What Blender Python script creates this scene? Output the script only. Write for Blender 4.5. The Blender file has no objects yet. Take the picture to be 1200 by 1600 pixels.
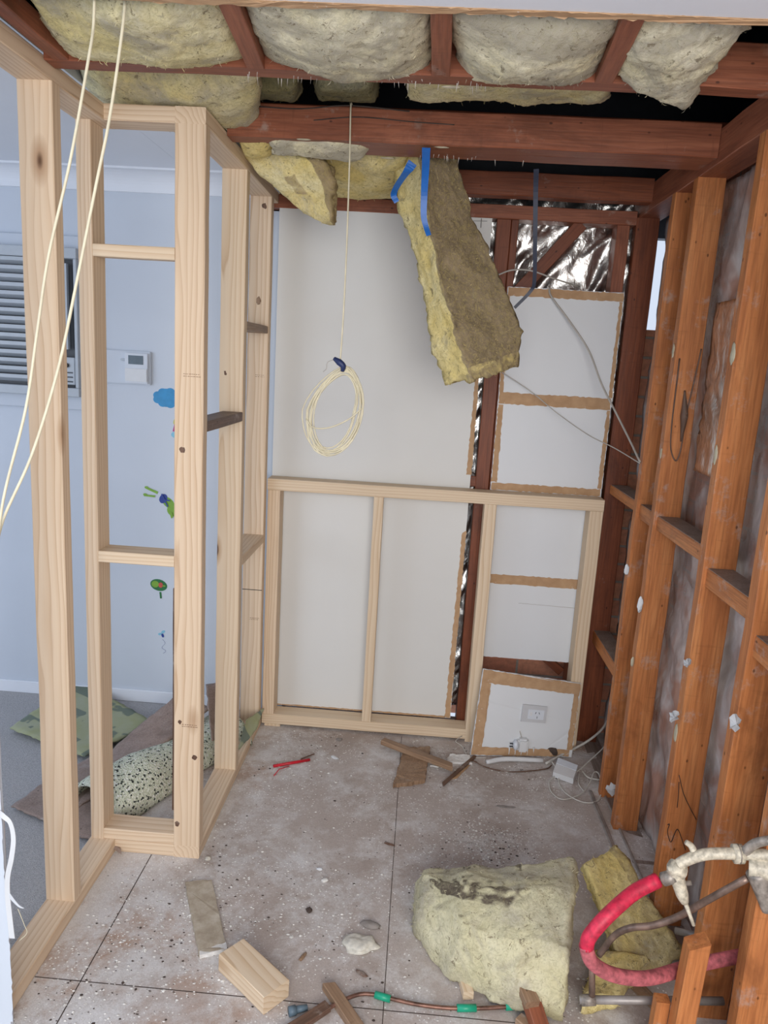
import bpy, bmesh, math, random
import numpy as np
from mathutils import Vector, Matrix, noise

random.seed(7)
C = bpy.context.scene
COL = C.collection
H = 1.725                                   # eye height in metres
FPX = 1166.0
rad = math.radians

# ------------------------------------------------------------------ camera
def cam_axes(p, r, y):
    fwd = np.array([math.sin(y)*math.cos(p), math.cos(y)*math.cos(p), -math.sin(p)])
    right = np.array([math.cos(y), -math.sin(y), 0.0])
    down = np.cross(fwd, right)
    return np.array([math.cos(r)*right+math.sin(r)*down, -math.sin(r)*right+math.cos(r)*down, fwd])
AX = cam_axes(rad(11.335), rad(-3.331), rad(-2.547))
cd = bpy.data.cameras.new('camera')
cd.sensor_fit = 'VERTICAL'; cd.sensor_height = 36.0; cd.lens = FPX/1600*36.0
cd.clip_start = 0.02; cd.clip_end = 100
cam = bpy.data.objects.new('camera', cd); COL.objects.link(cam)
rx, dn, fw = AX
cam.matrix_world = Matrix(((rx[0], -dn[0], -fw[0], 0), (rx[1], -dn[1], -fw[1], 0), (rx[2], -dn[2], -fw[2], H), (0, 0, 0, 1)))
C.camera = cam

def P(x, y, X=None, Y=None, Z=None):
    """surveyed point: where the sight line through (x, y) meets a known plane of the room"""
    v = AX.T @ np.array([(x-600)/FPX, (y-800)/FPX, 1.0])
    t = X/v[0] if X is not None else Y/v[1] if Y is not None else (Z-H)/v[2]
    return Vector((v[0]*t, v[1]*t, H+v[2]*t))

# ------------------------------------------------------------------ world, lights, exposure
W = bpy.data.worlds.new('world'); C.world = W; W.use_nodes = True
bg = W.node_tree.nodes['Background']
bg.inputs[0].default_value = (0.74, 0.83, 1.0, 1); bg.inputs[1].default_value = 0.75
def area(name, loc, tgt, sx, sy, e, col):
    l = bpy.data.lights.new(name, 'AREA'); l.shape = 'RECTANGLE'; l.size = sx; l.size_y = sy
    l.energy = e; l.color = col
    o = bpy.data.objects.new(name, l); COL.objects.link(o); o.location = loc
    o.rotation_euler = (Vector(tgt)-Vector(loc)).to_track_quat('-Z', 'Y').to_euler()
    return o
area('window_daylight', (0.35, -1.6, 1.75), (0.0, 3.0, 1.2), 2.2, 1.6, 84, (1.0, 0.96, 0.91))
area('left_room_window', (-3.6, 0.6, 1.5), (-1.4, 3.0, 1.1), 1.6, 1.5, 24, (0.72, 0.83, 1.0))
C.view_settings.view_transform = 'Standard'
C.view_settings.look = 'None'
C.view_settings.exposure = 0.3
C.view_settings.gamma = 1.0
C.view_settings.use_curve_mapping = False

# ------------------------------------------------------------------ node helpers
class NT:
    def __init__(s, name):
        s.m = bpy.data.materials.new(name); s.m.use_nodes = True
        s.t = s.m.node_tree; s.b = s.t.nodes['Principled BSDF']; s.out = s.t.nodes['Material Output']
        s.tc = s.t.nodes.new('ShaderNodeTexCoord')
    def n(s, typ, **k):
        o = s.t.nodes.new(typ)
        for a, v in k.items():
            if a.startswith('i_'):
                o.inputs[a[2:].replace('_', ' ')].default_value = v
            else: setattr(o, a, v)
        return o
    def l(s, a, b): s.t.links.new(a, b)
    def coords(s, scale=(1, 1, 1), rnd=True, src='Object', rot=(0, 0, 0)):
        mp = s.n('ShaderNodeMapping'); mp.inputs['Scale'].default_value = scale
        mp.inputs['Rotation'].default_value = rot
        s.l(s.tc.outputs[src], mp.inputs['Vector'])
        if rnd:
            oi = s.n('ShaderNodeObjectInfo'); mu = s.n('ShaderNodeVectorMath', operation='SCALE')
            s.l(oi.outputs['Random'], mu.inputs['Scale']); mu.inputs[0].default_value = (1.3, 2.1, 7.7)
            s.l(mu.outputs[0], mp.inputs['Location'])
        return mp.outputs[0]
    def noise(s, v, scale, detail=4, rough=.55, dist=0):
        o = s.n('ShaderNodeTexNoise', i_Scale=scale, i_Detail=detail, i_Roughness=rough, i_Distortion=dist)
        s.l(v, o.inputs['Vector']); return o.outputs['Fac']
    def vor(s, v, scale, rnd=1.0, feature='F1'):
        o = s.n('ShaderNodeTexVoronoi', feature=feature, i_Scale=scale, i_Randomness=rnd)
        s.l(v, o.inputs['Vector']); return o.outputs['Distance']
    def ramp(s, f, stops, interp='LINEAR'):
        o = s.n('ShaderNodeValToRGB'); cr = o.color_ramp; cr.interpolation = interp
        while len(cr.elements) < len(stops): cr.elements.new(0.5)
        for e, (p, c) in zip(cr.elements, stops):
            e.position = p; e.color = (c, c, c, 1) if isinstance(c, (int, float)) else (*c, 1)
        s.l(f, o.inputs[0]); return o.outputs[0]
    def mix(s, f, a, b, mode='MIX'):
        o = s.n('ShaderNodeMix', data_type='RGBA', blend_type=mode)
        if isinstance(f, (int, float)): o.inputs[0].default_value = f
        else: s.l(f, o.inputs[0])
        for i, v in ((6, a), (7, b)):
            if isinstance(v, tuple): o.inputs[i].default_value = (*v, 1)
            else: s.l(v, o.inputs[i])
        return o.outputs[2]
    def math(s, op, a, b=0.0, clamp=False):
        o = s.n('ShaderNodeMath', operation=op, use_clamp=clamp)
        for i, v in ((0, a), (1, b)):
            if isinstance(v, (int, float)): o.inputs[i].default_value = v
            else: s.l(v, o.inputs[i])
        return o.outputs[0]
    def bump(s, h, dist=.002, strength=1.0):
        o = s.n('ShaderNodeBump', i_Distance=dist, i_Strength=strength)
        s.l(h, o.inputs['Height']); s.l(o.outputs[0], s.b.inputs['Normal'])
    def done(s, col=None, rough=.6, metal=0.0, spec=None):
        if col is not None:
            if isinstance(col, tuple): s.b.inputs['Base Color'].default_value = (*col, 1)
            else: s.l(col, s.b.inputs['Base Color'])
        if isinstance(rough, (int, float)): s.b.inputs['Roughness'].default_value = rough
        else: s.l(rough, s.b.inputs['Roughness'])
        s.b.inputs['Metallic'].default_value = metal
        if spec is not None: s.b.inputs['Specular IOR Level'].default_value = spec
        return s.m

def flat(name, col, rough=.55, metal=0.0, mottled=.06, sc=30):
    t = NT(name); v = t.coords()
    n = t.noise(v, sc)
    dark = tuple(c*(1-mottled*2.2) for c in col); lite = tuple(min(1, c*(1+mottled)) for c in col)
    return t.done(t.ramp(n, [(.3, dark), (.7, lite)]), rough, metal)

def pine_mat(name, light, mid, dark, freq=24):
    t = NT(name); v2 = t.coords((1, 1, .4))
    mp = t.n('ShaderNodeMapping'); mp.inputs['Scale'].default_value = (1, 1, .10); t.l(t.tc.outputs['Object'], mp.inputs['Vector'])
    oi = t.n('ShaderNodeObjectInfo'); mu = t.n('ShaderNodeVectorMath', operation='SCALE'); mu.inputs[0].default_value = (.11, .17, 7.7)
    t.l(oi.outputs['Random'], mu.inputs['Scale']); ad = t.n('ShaderNodeVectorMath', operation='ADD'); ad.inputs[1].default_value = (.02, .035, 0)
    t.l(mu.outputs[0], ad.inputs[0]); t.l(ad.outputs[0], mp.inputs['Location'])
    w = t.n('ShaderNodeTexWave', wave_type='RINGS', rings_direction='Z', wave_profile='SAW', i_Scale=freq, i_Distortion=11.0, i_Detail=2.2)
    w.inputs['Detail Scale'].default_value = .55; w.inputs['Detail Roughness'].default_value = .5
    t.l(mp.outputs[0], w.inputs['Vector'])
    band = t.ramp(w.outputs['Fac'], [(0, light), (.30, light), (.80, mid), (.93, tuple(.5*(a+b) for a, b in zip(mid, dark))), (1, light)])
    fine = t.noise(t.coords((260, 260, 3)), 1.0, 3)
    c = t.mix(t.ramp(fine, [(.35, .22), (.65, 0.0)]), band, mid)
    big = t.noise(v2, 3.0, 2)
    c = t.mix(t.ramp(big, [(.4, 0.0), (.7, .4)]), c, light)
    k = t.vor(v2, 3.4)
    c = t.mix(t.ramp(k, [(.05, .9), (.10, 0.0)]), c, dark)
    c = t.mix(t.ramp(k, [(.038, 1.0), (.05, 0.0)]), c, (.10, .045, .02))
    c = t.mix(t.ramp(k, [(.028, 1.0), (.036, 0.0)]), c, (.34, .18, .09))
    t.bump(fine, .0005, .5)
    return t.done(c, .62, spec=.3)

def hard_mat(name, a, b, c_, dust=(.45, .40, .36), dustamt=.62):
    t = NT(name); v = t.coords((1, 1, .12))
    n1 = t.noise(v, 22, 5, .6, .6)
    fine = t.noise(t.coords((160, 160, 7)), 1.0, 4)
    c = t.ramp(n1, [(.25, a), (.5, b), (.78, c_)])
    c = t.mix(t.ramp(fine, [(.35, .45), (.6, 0.0)]), c, tuple(x*.55 for x in a))
    cross = t.noise(t.coords((9, 9, 60)), 1.0, 2)
    c = t.mix(t.ramp(cross, [(.62, 0.0), (.75, .25)]), c, tuple(x*.5 for x in a))
    sp = t.noise(t.coords((1, 1, 1)), 9, 6, .7)
    c = t.mix(t.ramp(sp, [(dustamt-.05, 0.0), (dustamt+.06, .5)]), c, dust)
    st = t.noise(t.coords((1, 1, .5)), 5, 5, .7, .4)
    c = t.mix(t.ramp(st, [(.54, 0.0), (.68, .55)]), c, tuple(x*.5 for x in a))
    dots = t.vor(t.coords((1, 1, .6)), 22)
    c = t.mix(t.ramp(dots, [(.05, .8), (.09, 0.0)]), c, tuple(x*.25 for x in a))
    t.bump(fine, .001, .7)
    return t.done(c, .5, spec=.35)

M = {}
M['pine'] = pine_mat('pine', (.73, .575, .415), (.64, .47, .315), (.43, .27, .16))
M['pine_pale'] = pine_mat('pine_pale', (.72, .58, .42), (.64, .48, .32), (.47, .31, .18), 22)
M['hard'] = hard_mat('hardwood_orange', (.38, .125, .04), (.54, .20, .065), (.64, .28, .105))
M['hard_red'] = hard_mat('hardwood_red', (.20, .060, .030), (.29, .095, .048), (.37, .135, .07), (.40, .33, .28), .66)
M['hard_dark'] = hard_mat('hardwood_dark', (.13, .035, .016), (.20, .055, .022), (.26, .075, .03), (.3, .25, .22), .68)
M['hard_grey'] = hard_mat('hardwood_dusty_top', (.20, .15, .12), (.28, .22, .19), (.36, .29, .25))
M['old_pine'] = hard_mat('weathered_timber', (.22, .13, .075), (.33, .21, .13), (.42, .29, .19))
M['dark_timber'] = hard_mat('brown_timber', (.10, .055, .035), (.16, .09, .06), (.24, .15, .11))

def paint_mat(name, col, var=.03, rough=.55):
    t = NT(name); v = t.coords(rnd=False)
    n = t.noise(v, 3, 4); c = t.ramp(n, [(.3, tuple(x*(1-var) for x in col)), (.7, col)])
    t.bump(t.noise(v, 90, 3), .0005, .3)
    return t.done(c, rough, spec=.3)
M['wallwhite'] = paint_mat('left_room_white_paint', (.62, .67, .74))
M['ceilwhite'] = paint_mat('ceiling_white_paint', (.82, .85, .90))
M['board'] = paint_mat('cream_white_paint', (.68, .675, .65))
M['board_cool'] = paint_mat('cool_white_paint', (.71, .73, .75))
t = NT('kraft_paper'); v = t.coords(rnd=False)
c = t.ramp(t.noise(v, 25, 5), [(.3, (.42, .26, .145)), (.7, (.52, .34, .20))])
c = t.mix(t.ramp(t.noise(v, 60, 5, .7), [(.66, 0.0), (.72, .8)]), c, (.75, .73, .70))
M['kraft'] = t.done(c, .85, spec=.1)
t = NT('board_back_paper'); v = t.coords()
M['boardback'] = t.done(t.ramp(t.noise(v, 14, 6, .7), [(.3, (.30, .25, .19)), (.5, (.42, .36, .28)), (.7, (.55, .50, .42))]), .85, spec=.1)
t = NT('gypsum_core'); v = t.coords()
M['gypsum'] = t.done(t.ramp(t.noise(v, 80, 4), [(.3, (.62, .60, .57)), (.7, (.80, .79, .77))]), .9, spec=.1)

# insulation: yellow wool, grey dirt skin driven by a "dirt" attribute + noise
def batt_mat(name, pale, yel, dirt, dk=.60, grey=(.42, .385, .31)):
    t = NT(name); v = t.coords()
    big = t.noise(v, 6, 4, .6, .6); mid = t.noise(v, 20, 5, .65, 1.0); fine = t.noise(v, 160, 5, .75)
    fib = t.noise(t.coords((1, 1, 1), rot=(.4, .2, .3)), 45, 6, .75, 2.5)
    c = t.ramp(big, [(.32, pale), (.62, yel)])
    c = t.mix(t.ramp(mid, [(.44, 0.0), (.75, .5)]), c, tuple(x*.80 for x in yel))
    c = t.mix(t.ramp(t.noise(v, 5.5, 5, .65, 1.2), [(dk-.12, 0.0), (dk+.04, .8)]), c, grey)
    at = t.n('ShaderNodeAttribute', attribute_name='dirt')
    dm = t.math('ADD', at.outputs['Fac'], t.math('MULTIPLY', t.math('SUBTRACT', mid, .5), .9), True)
    c = t.mix(t.ramp(dm, [(.3, 0.0), (.62, 1.0)]), c, t.ramp(mid, [(.3, tuple(x*.68 for x in dirt)), (.7, tuple(min(1, x*1.25) for x in dirt))]))
    speck = t.noise(t.coords((1, 1, .6)), 42, 4, .8, .5)
    c = t.mix(t.ramp(speck, [(.600, 0.0), (.635, .75)]), c, (.17, .13, .08))
    sp2 = t.noise(t.coords((1, 1.5, 1), rot=(0, .5, .2)), 17, 5, .75, .8)
    c = t.mix(t.ramp(sp2, [(.60, 0.0), (.66, .55)]), c, (.30, .26, .18))
    c = t.mix(t.ramp(fib, [(.40, .5), (.53, 0.0)]), c, tuple(x*.58 for x in yel))
    c = t.mix(t.ramp(fib, [(.62, 0.0), (.72, .35)]), c, tuple(min(1, x*1.25) for x in pale))
    t.bump(t.math('ADD', t.math('MULTIPLY', fib, .8), t.math('MULTIPLY', fine, .5)), .005, .7)
    return t.done(c, .95, spec=.05)
M['batt'] = batt_mat('glasswool', (.84, .78, .54), (.78, .68, .34), (.32, .27, .19))
M['batt_pale'] = batt_mat('glasswool_pale', (.84, .79, .62), (.79, .72, .48), (.40, .35, .28), .54)
M['batt_hang'] = batt_mat('glasswool_soiled', (.86, .77, .45), (.83, .67, .27), (.27, .21, .135), .74)
M['batt_yel'] = batt_mat('glasswool_yellow', (.80, .71, .42), (.76, .61, .24), (.34, .26, .15), .66)

t = NT('foil'); v = t.coords(rnd=False)
n = t.noise(t.coords((1, 1, .6), rnd=False, rot=(0, .6, 0)), 26, 5, .6, 1.2)
t.bump(n, .0045, .8)
M['foil'] = t.done(t.ramp(t.noise(v, 30, 3), [(.35, (.62, .62, .61)), (.6, (.80, .80, .79))]), .26, 1.0)

t = NT('wrap_film'); v = t.coords((1, 1, .55), rnd=False)           # grey translucent wall wrap over brick
n = t.noise(v, 4.5, 4, .55, .4); n2 = t.noise(v, 11, 4, .55, .5)
col = t.ramp(n2, [(.3, (.46, .40, .37)), (.52, (.60, .54, .51)), (.70, (.78, .75, .73))])
col = t.mix(t.ramp(t.noise(t.coords((1, 1, .8), rnd=False), 5.5, 3, .5, .5), [(.48, 0.0), (.60, .8)]), col, (.50, .27, .19))
t.bump(n2, .008, .6)
t.done(col, .25, .0, .7)
tr = t.n('ShaderNodeBsdfTransparent'); tr.inputs[0].default_value = (.95, .92, .90, 1)
mx = t.n('ShaderNodeMixShader')
t.l(t.ramp(n, [(.38, .34), (.56, .92)]), mx.inputs[0])
t.l(tr.outputs[0], mx.inputs[1]); t.l(t.b.outputs[0], mx.inputs[2]); t.l(mx.outputs[0], t.out.inputs[0])
M['wrap'] = t.m

def brick_mat(name, rot):
    t = NT(name); v = t.coords(rnd=False, rot=rot)
    b = t.n('ShaderNodeTexBrick', i_Scale=1.0); b.inputs['Brick Width'].default_value = .24; b.inputs['Row Height'].default_value = .086
    b.inputs['Mortar Size'].default_value = .006
    b.inputs['Color1'].default_value = (.52, .20, .12, 1); b.inputs['Color2'].default_value = (.62, .29, .18, 1); b.inputs['Mortar'].default_value = (.33, .29, .25, 1)
    t.l(v, b.inputs['Vector'])
    c = t.mix(t.ramp(t.noise(v, 40, 4), [(.4, 0.0), (.7, .4)]), b.outputs['Color'], (.18, .10, .07))
    t.bump(b.outputs['Fac'], .006, .8)
    return t.done(c, .9)
M['brick_x'] = brick_mat('brick_side', (0, rad(90), rad(90)))
M['brick_y'] = brick_mat('brick_back', (rad(90), 0, 0))
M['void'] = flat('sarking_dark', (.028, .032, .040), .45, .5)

# floor sheets
t = NT('particleboard_floor'); v = t.coords(rnd=False)
base = t.ramp(t.noise(v, 2.6, 6, .65, .1), [(.3, (.38, .315, .275)), (.5, (.485, .42, .385)), (.7, (.56, .505, .475))])
rp = t.noise(v, 1.7, 4, .6)
sx = t.n('ShaderNodeSeparateXYZ'); t.l(t.tc.outputs['Object'], sx.inputs[0])
leftm = t.ramp(t.math('MULTIPLY', sx.outputs[0], -1.0), [(.45, 0.0), (.92, 1.0)])
c = t.mix(t.math('MULTIPLY', t.ramp(t.math('ADD', rp, t.math('MULTIPLY', leftm, .12)), [(.60, 0.0), (.67, 1.0)]), .7), base, (.42, .265, .18))
dust = t.noise(t.coords((1, 1, 1), rnd=False), 4.2, 10, .80, .12)
c = t.mix(t.ramp(t.math('ADD', dust, t.math('MULTIPLY', leftm, .09)), [(.47, 0.0), (.62, .85)]), c, (.72, .71, .705))
gr = t.noise(t.coords((.5, 3.0, 1), rnd=False), 5, 6, .7)
c = t.mix(t.math('MULTIPLY', t.ramp(gr, [(.56, 0.0), (.70, .6)]), t.ramp(sx.outputs[0], [(.02, 0.0), (.2, 1.0)])), c, (.24, .19, .16))
grain = t.noise(v, 240, 3, .7)
c = t.mix(t.ramp(grain, [(.35, .25), (.6, 0.0)]), c, (.22, .18, .15))
wh = t.vor(v, 75); c = t.mix(t.math('MULTIPLY', t.ramp(wh, [(.16, 1.0), (.22, 0.0)]), t.ramp(t.noise(v, 5, 3), [(.45, 0.0), (.55, .9)])), c, (.84, .83, .80))
bk = t.vor(t.coords((1, 1, 1), rnd=False, rot=(0, 0, .7)), 37); c = t.mix(t.math('MULTIPLY', t.ramp(bk, [(.06, 1.0), (.11, 0.0)]), t.ramp(t.noise(v, 7, 3), [(.48, 0.0), (.56, .9)])), c, (.08, .06, .05))
t.bump(t.noise(v, 70, 6, .7), .0025, .6)
M['floor'] = t.done(c, .8, spec=.25)
t = NT('grey_carpet'); v = t.coords(rnd=False)
c = t.ramp(t.noise(v, 150, 4, .8), [(.3, (.33, .325, .335)), (.7, (.56, .555, .56))])
c = t.mix(t.ramp(t.noise(v, 60, 3, .8), [(.70, 0.0), (.74, .8)]), c, (.66, .66, .68))
t.bump(t.noise(v, 260, 3), .004, .9)
M['carpet'] = t.done(c, .95, spec=.1)
M['carpet_back'] = hard_mat('carpet_backing', (.26, .185, .15), (.33, .245, .205), (.37, .285, .245))
t = NT('crumb_foam'); v = t.coords()
ff = t.vor(v, 150); fc = t.n('ShaderNodeTexVoronoi', i_Scale=150.0); t.l(v, fc.inputs['Vector'])
bw = t.n('ShaderNodeRGBToBW'); t.l(fc.outputs['Color'], bw.inputs[0])
c = t.ramp(bw.outputs[0], [(.0, (.05, .055, .05)), (.20, (.10, .12, .10)), (.235, (.58, .61, .48)), (.6, (.70, .71, .60)), (.85, (.78, .78, .72))], 'CONSTANT')
t.bump(ff, .006, .7)
M['foam'] = t.done(c, .9, spec=.1)
t = NT('underlay_print'); v = t.coords((1, 1, 1), rnd=False)
c = t.ramp(t.noise(v, 6, 4), [(.35, (.40, .42, .31)), (.6, (.36, .38, .22)), (.75, (.30, .29, .17))])
br = t.n('ShaderNodeTexBrick', i_Scale=1.0); br.inputs['Brick Width'].default_value = .26; br.inputs['Row Height'].default_value = .16; br.inputs['Mortar Size'].default_value = .045
br.inputs['Mortar Smooth'].default_value = .0
t.l(t.coords((1, 1, 1), rnd=False, rot=(0, 0, .5)), br.inputs['Vector'])
c = t.mix(t.math('MULTIPLY', t.ramp(br.outputs['Fac'], [(.4, 1.0), (.6, 0.0)]), t.ramp(t.noise(v, 9, 2), [(.47, 0.0), (.5, .8)])), c, (.14, .18, .16))
M['underlay'] = t.done(c, .9, spec=.1)

M['cable'] = flat('cream_cable', (.72, .66, .48), .45)
M['cable_white'] = flat('white_cable', (.62, .60, .55), .45)
M['cable_grey'] = flat('grey_cable', (.44, .41, .37), .5)
M['tape_blue'] = flat('blue_strap', (.01, .14, .52), .4)
M['tape_navy'] = flat('navy_strap', (.02, .035, .12), .5)
M['strap_grey'] = flat('slate_blue_strap', (.03, .038, .065), .5)
M['white_plastic'] = flat('white_plastic', (.70, .71, .72), .35, mottled=.01)
M['plate'] = flat('outlet_plastic', (.56, .57, .59), .35, mottled=.01)
M['cool_plastic'] = flat('cool_plastic', (.66, .70, .76), .4, mottled=.01)
M['dark_plastic'] = flat('dark_plastic', (.035, .038, .045), .4)
M['louvre'] = flat('louvre_plastic', (.48, .52, .56), .45, mottled=.02)
M['lcd'] = flat('lcd_glass', (.13, .17, .20), .15)
M['pink'] = flat('pink_lagging', (.62, .02, .065), .5, mottled=.2, sc=60)
M['pink_dusty'] = flat('dusty_pink_lagging', (.52, .13, .15), .75, mottled=.25, sc=60)
M['fit'] = flat('painted_brass', (.60, .54, .42), .45, .0, .22, 90)
M['fit_grey'] = flat('dirty_brass', (.33, .29, .25), .45, .3, .25, 60)
M['copper'] = flat('dull_copper', (.24, .165, .13), .42, .55, .25, 30)
M['copper_red'] = flat('old_copper', (.25, .13, .095), .42, .55, .3, 30)
M['green'] = flat('green_tape', (.01, .33, .19), .4)
M['red'] = flat('red_plastic', (.55, .01, .025), .4)
M['plaster'] = flat('plaster_lump', (.66, .63, .55), .9, mottled=.12, sc=60)
M['glue'] = flat('glue_daub', (.52, .47, .34), .8, mottled=.1)
M['scrap_white'] = flat('torn_white_paper', (.72, .75, .78), .6, mottled=.08)
M['stone'] = flat('grey_mortar', (.27, .24, .22), .9, mottled=.15)
M['alu'] = flat('dusty_aluminium', (.33, .30, .28), .45, .3, .15, 20)
M['ink'] = flat('black_ink', (.02, .015, .015), .6)
M['stamp'] = flat('brown_stamp_ink', (.22, .12, .07), .7)
M['dec_blue'] = flat('decal_blue', (.035, .28, .56), .4); M['dec_lite'] = flat('decal_light_blue', (.25, .55, .70), .4)
M['dec_green'] = flat('decal_green', (.22, .42, .05), .4); M['dec_dkgreen'] = flat('decal_dark_green', (.03, .18, .06), .4)
M['dec_navy'] = flat('decal_navy', (.03, .06, .30), .4); M['dec_pink'] = flat('decal_magenta', (.45, .05, .22), .4)
M['dec_yel'] = flat('decal_yellow', (.62, .60, .16), .4); M['dec_red'] = flat('decal_red', (.60, .10, .08), .4)
M['slatecloth'] = flat('slate_plastic', (.10, .15, .19), .5)
M['debris'] = flat('plaster_crumbs', (.74, .72, .68), .9, mottled=.15); M['dirtbits'] = flat('dark_crumbs', (.07, .05, .04), .9, mottled=.2)

# ------------------------------------------------------------------ object helpers
def thing(name, label, cat, loc=(0, 0, 0), group=None):
    o = bpy.data.objects.new(name, None); COL.objects.link(o); o.location = loc
    o.empty_display_size = .05
    o['label'] = label; o['category'] = cat
    if group: o['group'] = group
    return o
def tag(o, label, cat, group=None, kind=None):
    o['label'] = label; o['category'] = cat
    if group: o['group'] = group
    if kind: o['kind'] = kind
    return o
def obj(name, me, mat, parent=None, origin=(0, 0, 0), mtx=None, smooth=False):
    """me has coordinates relative to origin; parents are unrotated empties or meshes"""
    me.name = name
    for m in (mat if isinstance(mat, (list, tuple)) else [mat]): me.materials.append(m)
    if smooth:
        for p in me.polygons: p.use_smooth = True
    o = bpy.data.objects.new(name, me); COL.objects.link(o)
    mw = (mtx if mtx is not None else Matrix.Translation(origin))
    if parent:
        o.parent = parent
        pw = parent['_w'] if '_w' in parent else None
        pm = Matrix.Translation(parent.location) if parent.parent is None and parent.type == 'EMPTY' else WM[parent.name]
        o.matrix_parent_inverse = Matrix.Identity(4)
        o.matrix_basis = pm.inverted() @ mw
    else: o.matrix_basis = mw
    WM[o.name] = mw
    return o
WM = {}
def struct(o):
    o['kind'] = 'structure'; return o
def mesh_from(verts, faces):
    me = bpy.data.meshes.new('m'); me.from_pydata([tuple(v) for v in verts], [], faces); me.update(); return me
def bm_mesh(bm):
    bmesh.ops.recalc_face_normals(bm, faces=bm.faces)
    me = bpy.data.meshes.new('m'); bm.to_mesh(me); bm.free(); return me

def timber_mesh(L, w, d, ch=.0025, rough=.0006, seed=0, taper0=0, taper1=0):
    """cross-section w (x) by d (y), 0..L in z, chamfered arrises; tapers skew the end cuts"""
    n = max(2, int(L/.12)); rs = random.Random(seed)
    hx, hy = w/2, d/2
    prof = [(-hx+ch, -hy), (hx-ch, -hy), (hx, -hy+ch), (hx, hy-ch), (hx-ch, hy), (-hx+ch, hy), (-hx, hy-ch), (-hx, -hy+ch)]
    vs, fs = [], []
    ox = oy = 0
    for i in range(n+1):
        z = L*i/n
        if 0 < i < n: ox, oy = rs.uniform(-rough, rough), rs.uniform(-rough, rough)
        else: ox = oy = 0
        for (x, y) in prof:
            zz = z
            if i == 0: zz += taper0*(x/w+.5)
            if i == n: zz -= taper1*(x/w+.5)
            vs.append((x+ox+rs.uniform(-rough, rough)*.4, y+oy, zz))
    for i in range(n):
        for k in range(8):
            a = i*8+k; b = i*8+(k+1) % 8
            fs.append((a, b, b+8, a+8))
    fs.append(tuple(range(7, -1, -1))); fs.append(tuple(n*8+k for k in range(8)))
    return mesh_from(vs, fs)

_ts = [0]
def beam(name, x0, x1, y0, y1, z0, z1, mat, parent=None, rough=.0006, ch=.0025, taper0=0, taper1=0, axis=None):
    dx, dy, dz = x1-x0, y1-y0, z1-z0; _ts[0] += 1
    ax = axis or ('x' if dx >= max(dy, dz) else 'y' if dy >= dz else 'z')
    if ax == 'z': me = timber_mesh(dz, dx, dy, ch, rough, _ts[0], taper0, taper1); R = Matrix.Identity(4); o = ((x0+x1)/2, (y0+y1)/2, z0)
    elif ax == 'x':
        me = timber_mesh(dx, dy, dz, ch, rough, _ts[0], taper0, taper1); R = Matrix(((0, 0, 1, 0), (1, 0, 0, 0), (0, 1, 0, 0), (0, 0, 0, 1))); o = (x0, (y0+y1)/2, (z0+z1)/2)
    else:
        me = timber_mesh(dy, dz, dx, ch, rough, _ts[0], taper0, taper1); R = Matrix(((0, 1, 0, 0), (0, 0, 1, 0), (1, 0, 0, 0), (0, 0, 0, 1))); o = ((x0+x1)/2, y0, (z0+z1)/2)
    return obj(name, me, mat, parent, mtx=Matrix.Translation(o) @ R)
def stick(name, a, b, w, d, mat, parent=None, up=(0, 0, 1), ch=.002, rough=.001, taper0=0, taper1=0):
    """timber from a to b; d is its size along 'up', w across"""
    a, b = Vector(a), Vector(b); z = (b-a).normalized(); y = Vector(up); y = (y-z*y.dot(z)).normalized(); x = y.cross(z)
    R = Matrix((x, y, z)).transposed().to_4x4(); _ts[0] += 1
    return obj(name, timber_mesh((b-a).length, w, d, ch, rough, _ts[0], taper0, taper1), mat, parent, mtx=Matrix.Translation(a) @ R)
def box(name, x0, x1, y0, y1, z0, z1, mat, parent=None, bev=0.0):
    bm = bmesh.new(); bmesh.ops.create_cube(bm, size=1)
    for v in bm.verts: v.co = Vector((v.co.x*(x1-x0), v.co.y*(y1-y0), v.co.z*(z1-z0)))
    if bev: bmesh.ops.bevel(bm, geom=bm.edges[:], offset=bev, segments=2, affect='EDGES')
    return obj(name, bm_mesh(bm), mat, parent, ((x0+x1)/2, (y0+y1)/2, (z0+z1)/2))
def boxes(name, L, mat, parent=None, bev=0.0):
    bm = bmesh.new(); o = Vector(((L[0][0]+L[0][1])/2, (L[0][2]+L[0][3])/2, (L[0][4]+L[0][5])/2))
    for (x0, x1, y0, y1, z0, z1) in L:
        g = bmesh.ops.create_cube(bm, size=1)['verts']
        for v in g: v.co = Vector(((x0+x1)/2+v.co.x*(x1-x0), (y0+y1)/2+v.co.y*(y1-y0), (z0+z1)/2+v.co.z*(z1-z0)))-o
    if bev: bmesh.ops.bevel(bm, geom=bm.edges[:], offset=bev, segments=1, affect='EDGES')
    return obj(name, bm_mesh(bm), mat, parent, o)

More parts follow.
